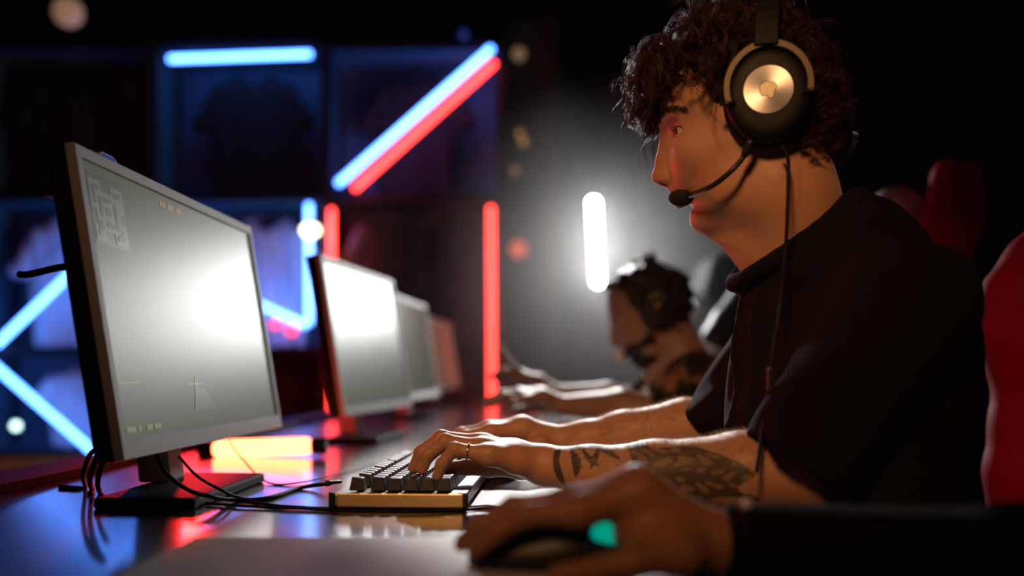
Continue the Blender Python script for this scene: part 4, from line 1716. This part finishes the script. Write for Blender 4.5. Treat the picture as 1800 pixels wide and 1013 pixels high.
# shirt
S_ = Field(rel(.16, .76, -.48), rel(.76, 1.46, .26), 0.0035)
S_.ell(rel(.402, 1.11, -.045), (.130, .180, .20), .03)
S_.ell(rel(.400, 1.11, -.27), (.132, .180, .24), .06)
S_.cone(rel(.352, 1.108, .092), rel(.345, 1.11, -.09), .070, .082, .03)
S_.ell(rel(.450, 1.12, .005), (.090, .160, .17), .05)
S_.cone(rel(.405, 1.11, .115), rel(.412, .950, .062), .076, .066, .03)
S_.cone(rel(.405, 1.11, .115), rel(.412, 1.270, .062), .076, .066, .03)
S_.cone(rel(.400, 1.11, .14), rel(.37, 1.11, .10), .078, .070, .03)
G_ = Field(rel(.16, .76, -.48), rel(.76, 1.46, .26), 0.0035)
G_.cone(rel(.410, .945, .062), rel(.292, .948, -.105), .072, .060, .03)
G_.cut(rel(.286, .95, -.093), (-.53, 0, -.85))
S_.g = np.minimum(S_.g, G_.g) - 0.25 * np.maximum(0.016 - np.abs(S_.g - G_.g), 0) ** 2 / 0.016
G_ = Field(rel(.16, .76, -.48), rel(.76, 1.46, .26), 0.0035)
G_.cone(rel(.410, 1.275, .062), rel(.285, 1.322, -.105), .072, .056, .03)
G_.cut(rel(.268, 1.325, -.075), (-.80, 0.15, -.58))
S_.g = np.minimum(S_.g, G_.g) - 0.25 * np.maximum(0.016 - np.abs(S_.g - G_.g), 0) ** 2 / 0.016
del G_
# neck opening
S_.cone(rel(.350, 1.106, .118), rel(.316, 1.104, .26), .0665, .080, .006, 'sub')
S_.cone(rel(.325, 1.106, .125), rel(.275, 1.104, .20), .034, .05, .01, 'sub')


# collar rim
cN = rel(.346, 1.106, .128)
prev = None
for k in range(33):
    a = 2 * PI * k / 32
    p1 = cN + Vector((-.075 * math.cos(a), .072 * math.sin(a), .030 - .052 * math.cos(a)))
    fq = (1 + math.cos(a)) / 2
    p2 = cN + Vector((-.088 * math.cos(a) + .016 * fq, .090 * math.sin(a) * (1 - .06 * fq), .002 - .048 * math.cos(a) - .004 * fq))
    if prev is not None:
        S_.cone(prev[0], p1, .0085, .0085, .010)
        if fq < .72:
            S_.cone(prev[1], p2, .0190 - .0115 * fq, .0190 - .0115 * fq, .020)
    prev = (p1, p2)


def folds(X, Y, Z):
    z = Z - CAM_Z
    yy = Y - 1.108
    front = np.clip((.40 - X) * 8, 0, 1)
    a = np.sin(yy * 62 + 7 * np.sin(z * 9) + 16 * X)
    b = np.sin((yy * .6 + z * .9) * 48 + 10 * X)
    c = np.sin((X * .9 - z * .6) * 55 + 14 * yy)
    return .0034 * a * front * np.clip(.16 - z, 0, .3) * 4 + .0018 * b + .0018 * c


S_.warp(folds)


def front_x(y, z):
    j, k = int(round((y - S_.lo[1]) / S_.h)), int(round((CAM_Z + z - S_.lo[2]) / S_.h))
    col = S_.g[:, j, k]
    i = int(np.argmax(col < 0))
    t_ = col[i - 1] / (col[i - 1] - col[i]) if i > 0 else 0
    return float(S_.lo[0] + (i - 1 + t_) * S_.h)


ridges = []
for y0, y1 in ((1.100, 1.085), (1.066, 1.035)):         # turned placket edges down the chest
    ridges.append([rel(front_x(y0 + (y1 - y0) * t_, .085 - .22 * t_) - .0005, y0 + (y1 - y0) * t_, .085 - .22 * t_) for t_ in np.linspace(0, 1, 14)])
for rd in ridges:
    S_.chain(rd, [.0042] * 14, .004)
S_.build('tee_shirt', 'tee_black', ME, 2)
# jeans, shoes
T_ = Field((.0, .82, .02), (.78, 1.42, .74), 0.010)
T_.ell((.49, 1.11, .58), (.17, .18, .13), .03)
for y in (1.01, 1.21):
    T_.chain([(.47, y, .565), (.12, y, .575), (.10, y, .50)], [.085, .070, .062], .03)
    T_.chain([(.11, y, .54), (.16, y, .30), (.20, y, .10)], [.066, .058, .052], .03)
T_.build('trousers', 'trousers', ME, 1)
for y in (1.01, 1.21):
    B_ = Field((.02, y - .07, -.002), (.28, y + .07, .16), 0.006)
    B_.cone((.20, y, .05), (.09, y, .038), .045, .036, .02)
    B_.cone((.205, y, .05), (.205, y, .11), .045, .048, .02)
    B_.cut((0, 0, .002), (0, 0, -1))
    B_.build('shoe', 'shoe', ME, 1)

# ------------------------------------------------------------------ headset
hs = thing('headset', 'black headset with silver ear disc and boom microphone on curly hair', 'headset', HEAD.P(-.025, .09, .0))
CUP = (-.0245, .004)            # t, z of the ear cup axis
s_ = HEAD.s


def cupP(t, sd, z):
    return HEAD.P(CUP[0] + t, sd, CUP[1] + z)


for q, nm in ((1, 'near'), (-1, 'far')):
    m = MB().lathe([(.012, .066), (.040, .066), (.0475, .070), (.0490, .077), (.0470, .084), (.040, .087), (.012, .087)], HEAD.P(CUP[0], 0, CUP[1]), s_ * q, 48, 1.16, HEAD.f)
    link('ear_cushion', m.mesh('ear_cushion', True), 'leatherette', hs)
    m = MB().lathe([(.010, .084), (.0455, .084), (.0465, .089), (.0455, .096), (.0420, .1005), (.036, .1025), (.030, .1030), (.010, .1030)], HEAD.P(CUP[0], 0, CUP[1]), s_ * q, 48, 1.14, HEAD.f)
    cup = link('ear_cup', m.mesh('ear_cup', True), 'cup_black', hs)
    # silver disc, built flat in its own frame so that the brushing runs round its axis
    m = MB().lathe([(.0005, 0), (.0005, .0012), (.0262, .0012), (.0268, .0006), (.0268, -.002), (.0005, -.002)], (0, 0, 0), (0, 0, 1), 64)
    dsc = m.build('disc', 'silver', None)
    zz_ = (s_ * q)
    dsc.matrix_world = Matrix.Translation(HEAD.P(CUP[0], q * .1032, CUP[1] + .003)) @ Matrix((HEAD.f * q, HEAD.u, zz_)).transposed().to_4x4()
    adopt(dsc, cup)
    tag(dsc, label='brushed silver disc')
    pts = [(-.0105, .0035), (-.0060, .0090), (.0040, .0092), (.0095, .0055), (.0105, -.0020), (.0078, -.0080), (.0015, -.0075), (-.0010, -.0110), (-.0060, -.0098), (-.0072, -.0030)]
    pts = [(x_ * .95, y_ * .95) for x_, y_ in pts]
    m = MB().prism(pts, (HEAD.P(CUP[0], q * .1048, CUP[1] + .003), HEAD.f * q, HEAD.u), .0022)
    em = m.build('emblem', 'emblem_gold', cup, bevel=.0008)
    # the bronze fork that carries the cup
    vs, fs = [], []
    n = 40
    for k in range(n + 1):
        a = R(-12 + 214 * k / n)
        for (rr, dd) in ((.0418, .1015), (.0418, .1055), (.0495, .1055), (.0495, .1015)):
            vs.append(cupP(-rr * .97 * math.cos(a), q * dd, .007 + rr * 1.03 * math.sin(a)))
    for k in range(n):
        for j in range(4):
            fs.append((k * 4 + j, k * 4 + (j + 1) % 4, k * 4 + 4 + (j + 1) % 4, k * 4 + 4 + j))
    fs += [(3, 2, 1, 0), (n * 4, n * 4 + 1, n * 4 + 2, n * 4 + 3)]
    fk = MB().add(vs, fs).build('fork', 'bronze', hs, bevel=.0008)
    for sgn, a in ((1, R(-10)), (-1, R(200))):
        p = cupP(-.0457 * .97 * math.cos(a), q * .1035, .007 + .0457 * 1.03 * math.sin(a))
        o = MB().tube([p + HEAD.f * (.007 * math.cos(a)), p - HEAD.f * (.011 * math.cos(a))], .0030, 10).build('pivot', 'black_plastic', fk, smooth=True)
# band over the head
pts = []
for k in range(25):
    a = PI * k / 24
    pts.append(HEAD.P(-.022 - .004 * math.sin(a), .1035 * math.cos(a), .055 + .098 * math.sin(a)))
vs, fs = [], []
for k, p in enumerate(pts):
    a = PI * k / 24
    o_ = HEAD.s * math.cos(a) + HEAD.u * math.sin(a)
    for dt, dr in ((-.013, 0), (.013, 0), (.013, .005), (-.013, .005)):
        vs.append(p + HEAD.f * dt + o_ * dr)
for k in range(24):
    for j in range(4):
        fs.append((k * 4 + j, k * 4 + (j + 1) % 4, k * 4 + 4 + (j + 1) % 4, k * 4 + 4 + j))
fs += [(3, 2, 1, 0), (96, 97, 98, 99)]
MB().add(vs, fs).build('headband', 'leatherette', hs, bevel=.0015)
# boom and foam
boom = spline([at(1319, 250, 1.005), at(1306, 277, 1.012), at(1285, 301, 1.012), at(1255, 325, 1.026), at(1228, 338, 1.050), at(1208, 345, 1.076)], 8)
link('microphone_boom', MB().tube(boom, .0030, 10).mesh('boom', True), 'black_plastic', hs)
link('boom_sleeve', MB().tube(spline([at(1321, 246, 1.004), at(1308, 274, 1.011)], 4), .0046, 12).mesh('boom_sleeve', True), 'black_plastic', hs)
m = MB().ball((0, 0, 0), (.0150, .0105, .0100))
fo = m.build('microphone_foam', 'foam', None, smooth=True)
fo.location = at(1197, 348, 1.085)
adopt(fo, hs)
cb = spline([at(1374, 256, 1.0), at(1384, 275, .995), at(1386, 300, .99), at(1384, 380, .985), at(1380, 450, .985), at(1372, 540, .955), at(1360, 620, .95), at(1353, 680, .95), at(1340, 760, .93), at(1330, 830, .90)], 8)
link('headset_cable', MB().tube(cb, .0021, 8).mesh('headset_cable', True), 'cable', hs)
MB().box((0, 0, 0), (.008, .006, .026)).build('inline_remote', 'black_plastic', None, bevel=.002)
ir = bpy.data.objects['inline_remote']
ir.location = at(1355, 668, .945)
adopt(ir, hs)

# ================================================================== second player
P2 = thing('person', 'blurred second player in patterned shirt and headset leaning over the desk', 'person', (0.42, 2.22, 0))
H2 = Head(rel(.335, 2.20, .142), R(10), 0.98, R(10))
F = Field(rel(-.16, 1.88, -.18), rel(.66, 2.62, .33), 0.0045)
H2.face(F)
F.chain([H2.P(-.040, 0, -.055), H2.P(-.05, 0, -.11), rel(.385, 2.22, -.005)], [.055, .056, .066], .016)
F.ell(rel(.45, 2.22, -.12), (.12, .155, .16), .03)
for s, y in ((-1, 2.06), (1, 2.38)):
    F.cone(rel(.42, 2.22, -.02), rel(.42, y, -.03), .055, .045, .04)
e1, w1 = rel(.325, 2.06, -.098), rel(.115, 2.13, -.085)
F.chain([rel(.42, 2.06, -.03), rel(.38, 2.05, -.07), e1], [.046, .042, .036], .02)
F.chain([e1, rel(.25, 2.085, -.085), w1], [.038, .04, .024], .014)
h_ = local_hand(w1, Vector((-1, .05, .12)).normalized(), (0, 1, 0))
hand_solid(F, w1, h_, 1.0, (0, 0, .012))
e2, w2 = rel(.325, 2.42, -.085), rel(.115, 2.38, -.065)
F.chain([rel(.42, 2.38, -.03), rel(.38, 2.41, -.06), e2], [.046, .042, .036], .02)
F.chain([e2, rel(.25, 2.41, -.075), w2], [.038, .04, .024], .014)
h_ = local_hand(w2, Vector((-.93, .0, .35)).normalized(), (0, -1, 0))
h_['index'] = [Vector(h_['index'][0]), Vector(h_['index'][0]) + Vector((-.03, -.004, .030)), Vector(h_['index'][0]) + Vector((-.045, -.006, .052)), Vector(h_['index'][0]) + Vector((-.052, -.006, .070))]
hand_solid(F, w2, h_, 1.0, (0, 0, .010))
v, f = F.surface()
v = smooth_np(v, f, 1)
b2 = link('body', mesh_np('body', v, f), 'skin_tan', P2)
set_tone(b2, H2.tone(v), np.zeros(len(v)))
H2.eyes(P2, (0, -.2))
HC = Field(H2.C - Vector((.17, .17, .14)), H2.C + Vector((.17, .17, .17)), 0.005)
H2.loft(HC, 0.016, .004, lambda t, sd, z: hairline(t, sd, z))
HC.warp(lambda X, Y, Z: .003 * np.sin(X * 190) * np.sin(Y * 170) + .003 * np.sin(Z * 180 + X * 50))
HC.build('hair', 'dark_hair', P2, 1)
BD = Field(H2.C - Vector((.15, .15, .17)), H2.C + Vector((.15, .15, .1)), 0.005)
H2.loft(BD, 0.007, .004, lambda t, sd, z: np.maximum(z + .075 - .25 * np.clip(.05 - t, 0, .05), -.005 - t))
BD.build('beard', 'dark_hair', P2, 1)
S_ = Field(rel(.20, 1.90, -.50), rel(.78, 2.56, .12), 0.007)
S_.ell(rel(.46, 2.22, -.13), (.15, .185, .19), .03)
S_.ell(rel(.49, 2.22, -.32), (.17, .185, .2), .05)
S_.cone(rel(.43, 2.22, -.01), rel(.43, 2.06, -.03), .07, .066, .03)
S_.cone(rel(.43, 2.22, -.01), rel(.43, 2.38, -.03), .07, .066, .03)
S_.cone(rel(.43, 2.06, -.03), rel(.362, 2.052, -.085), .064, .056, .02)
S_.cone(rel(.43, 2.38, -.03), rel(.362, 2.41, -.072), .064, .056, .02)
S_.cone(H2.P(-.05, 0, -.11), H2.P(-.03, 0, -.0), .064, .07, .006, 'sub')
S_.build('patterned_shirt', 'patterned', P2, 1)
T_ = Field((.0, 1.92, .02), (.80, 2.54, .74), 0.012)
T_.ell((.50, 2.22, .58), (.17, .18, .13), .03)
for y in (2.12, 2.32):
    T_.chain([(.48, y, .565), (.13, y, .575), (.11, y, .50)], [.085, .070, .062], .03)
    T_.chain([(.12, y, .54), (.17, y, .30), (.21, y, .06)], [.066, .058, .052], .03)
T_.build('trousers', 'trousers', P2, 1)
h2 = thing('headset', 'blurred headset worn by the second player', 'headset', H2.P(-.02, .09, 0))
for q in (1, -1):
    m = MB().lathe([(.012, .066), (.040, .066), (.047, .074), (.045, .090), (.036, .100), (.012, .102)], H2.P(-.02, 0, 0), H2.s * q, 32, 1.15, H2.f)
    cup = link('ear_cup', m.mesh('ear_cup', True), 'black_plastic', h2)
    m = MB().lathe([(.001, .102), (.022, .102), (.022, .1045), (.001, .105)], H2.P(-.02, 0, 0), H2.s * q, 32, 1.0, H2.f)
    link('disc', m.mesh('disc', True), 'bronze', cup)
vs, fs = [], []
for k in range(25):
    a = PI * k / 24
    p = H2.P(-.02, .098 * math.cos(a), .040 + .094 * math.sin(a))
    o_ = H2.s * math.cos(a) + H2.u * math.sin(a)
    for dt, dr in ((-.016, 0), (.016, 0), (.016, .010), (-.016, .010)):
        vs.append(p + H2.f * dt + o_ * dr)
for k in range(24):
    for j in range(4):
        fs.append((k * 4 + j, k * 4 + (j + 1) % 4, k * 4 + 4 + (j + 1) % 4, k * 4 + 4 + j))
fs += [(3, 2, 1, 0), (96, 97, 98, 99)]
MB().add(vs, fs).build('headband', 'chair_grey', h2, bevel=.002)
link('microphone_boom', MB().tube(spline([H2.P(-.01, .095, -.03), H2.P(.04, .085, -.085), H2.P(.085, .04, -.10)], 8), .004, 8).mesh('boom', True), 'black_plastic', h2)
fo = MB().ball((0, 0, 0), (.017, .012, .012)).build('microphone_foam', 'monitor_grey', None, smooth=True)
fo.location = H2.P(.092, .035, -.10)
adopt(fo, h2)

# ================================================================== nearest player: only forearm and hand enter the frame
P3 = thing('person', 'nearest player, dark forearm and hand on a mouse in the foreground', 'person', (0.62, 0.42, 0))
F = Field(rel(-.10, .16, -.18), rel(.86, .86, .46), 0.0040)
w3, e3 = rel(.150, .720, -.134), rel(.455, .640, -.140)
h3 = local_hand(w3, Vector((-1, .02, 0.08)).normalized(), Vector((.03, -1, 0)).normalized(), 1.06, (0, 0, 1))
hand_solid(F, w3, h3, 1.02, (0, 0, .026))
F.chain([w3, rel(.25, .695, -.138), rel(.37, .663, -.140), e3], [.0215, .026, .033, .034], .014)
F.chain([e3, rel(.54, .60, -.01), rel(.60, .56, .11)], [.036, .042, .046], .02)
H3 = Head(rel(.52, .40, .33), R(8), 1.0, 0)
H3.loft(F)
F.chain([H3.P(-.040, 0, -.055), rel(.585, .40, .14)], [.055, .064], .016)
F.ell(rel(.62, .40, .0), (.12, .15, .17), .03)
F.cone(rel(.60, .40, .12), rel(.60, .56, .11), .055, .045, .04)
F.cone(rel(.60, .40, .12), rel(.60, .24, .11), .055, .045, .04)
F.chain([rel(.60, .24, .11), rel(.55, .22, 0), rel(.48, .24, -.13)], [.046, .042, .036], .02)
F.chain([rel(.48, .24, -.13), rel(.36, .265, -.124), rel(.25, .29, -.130)], [.036, .034, .0225], .02)
hl = local_hand(rel(.25, .29, -.130), Vector((-1, .06, .05)).normalized(), (.06, 1, 0), 1.0)
hand_solid(F, rel(.25, .29, -.130), hl, 1.0, (0, 0, .018))
F.ell(rel(.112, .712, -.128), (.034, .030, .022), .015)
v, f = F.surface()
v = smooth_np(v, f, 2)
b3 = link('body', mesh_np('body', v, f), 'skin_brown', P3)
set_tone(b3, H3.tone(v), np.zeros(len(v)))
HC = Field(H3.C - Vector((.17, .17, .14)), H3.C + Vector((.17, .17, .17)), 0.006)
H3.loft(HC, 0.012, .004, lambda t, sd, z: hairline(t, sd, z))
HC.build('hair', 'dark_hair', P3, 1)
S_ = Field(rel(.12, .12, -.50), rel(.95, .86, .22), 0.007)
S_.ell(rel(.63, .40, -.01), (.145, .185, .19), .03)
S_.ell(rel(.65, .40, -.25), (.16, .18, .25), .05)
S_.cone(rel(.60, .40, .11), rel(.60, .56, .10), .07, .066, .03)
S_.cone(rel(.60, .40, .11), rel(.60, .24, .10), .07, .066, .03)
S_.chain([rel(.60, .56, .10), rel(.54, .60, -.01), e3, rel(.37, .663, -.140), rel(.165, .718, -.134)], [.066, .056, .044, .0390, .0290], .02)
S_.chain([rel(.60, .24, .10), rel(.55, .22, 0), rel(.48, .24, -.13), rel(.36, .265, -.124), rel(.27, .286, -.128)], [.066, .055, .044, .040, .029], .02)
S_.cone(H3.P(-.05, 0, -.14), H3.P(-.03, 0, -.0), .062, .07, .006, 'sub')
S_.cut(rel(.168, .72, -.12), (-1, .1, 0))
S_.build('long_sleeved_top', 'tee_black', P3, 1)
T_ = Field((.1, .12, .02), (.95, .70, .74), 0.012)
T_.ell((.65, .40, .58), (.17, .18, .13), .03)
for y in (.30, .50):
    T_.chain([(.63, y, .565), (.28, y, .575), (.26, y, .50)], [.085, .070, .062], .03)
    T_.chain([(.27, y, .54), (.32, y, .30), (.36, y, .06)], [.066, .058, .052], .03)
T_.build('trousers', 'trousers', P3, 1)
# bracelet with a shiny bead at the wrist
br = thing('bracelet', 'thin dark bracelet with one shiny bead on the nearest wrist', 'bracelet', rel(.185, .71, -.134))
d = (Vector(rel(.25, .695, -.138)) - Vector(w3)).normalized()
m = MB()
ringp = []
n1 = Vector((0, 0, 1))
n2 = d.cross(n1).normalized()
cbr = Vector(w3) + d * .034
for k in range(29):
    a = 2 * PI * k / 28
    ringp.append(cbr + (n1 * math.cos(a) + n2 * math.sin(a)) * .0318)
link('cord', MB().tube(ringp, .0018, 8).mesh('cord', True), 'cable', br)
sg = 1 if n2.y < 0 else -1
link('bead', MB().ball(cbr + (n1 * .93 + n2 * .36 * sg).normalized() * .0335, .0046).mesh('bead', True), 'white_plastic', br)
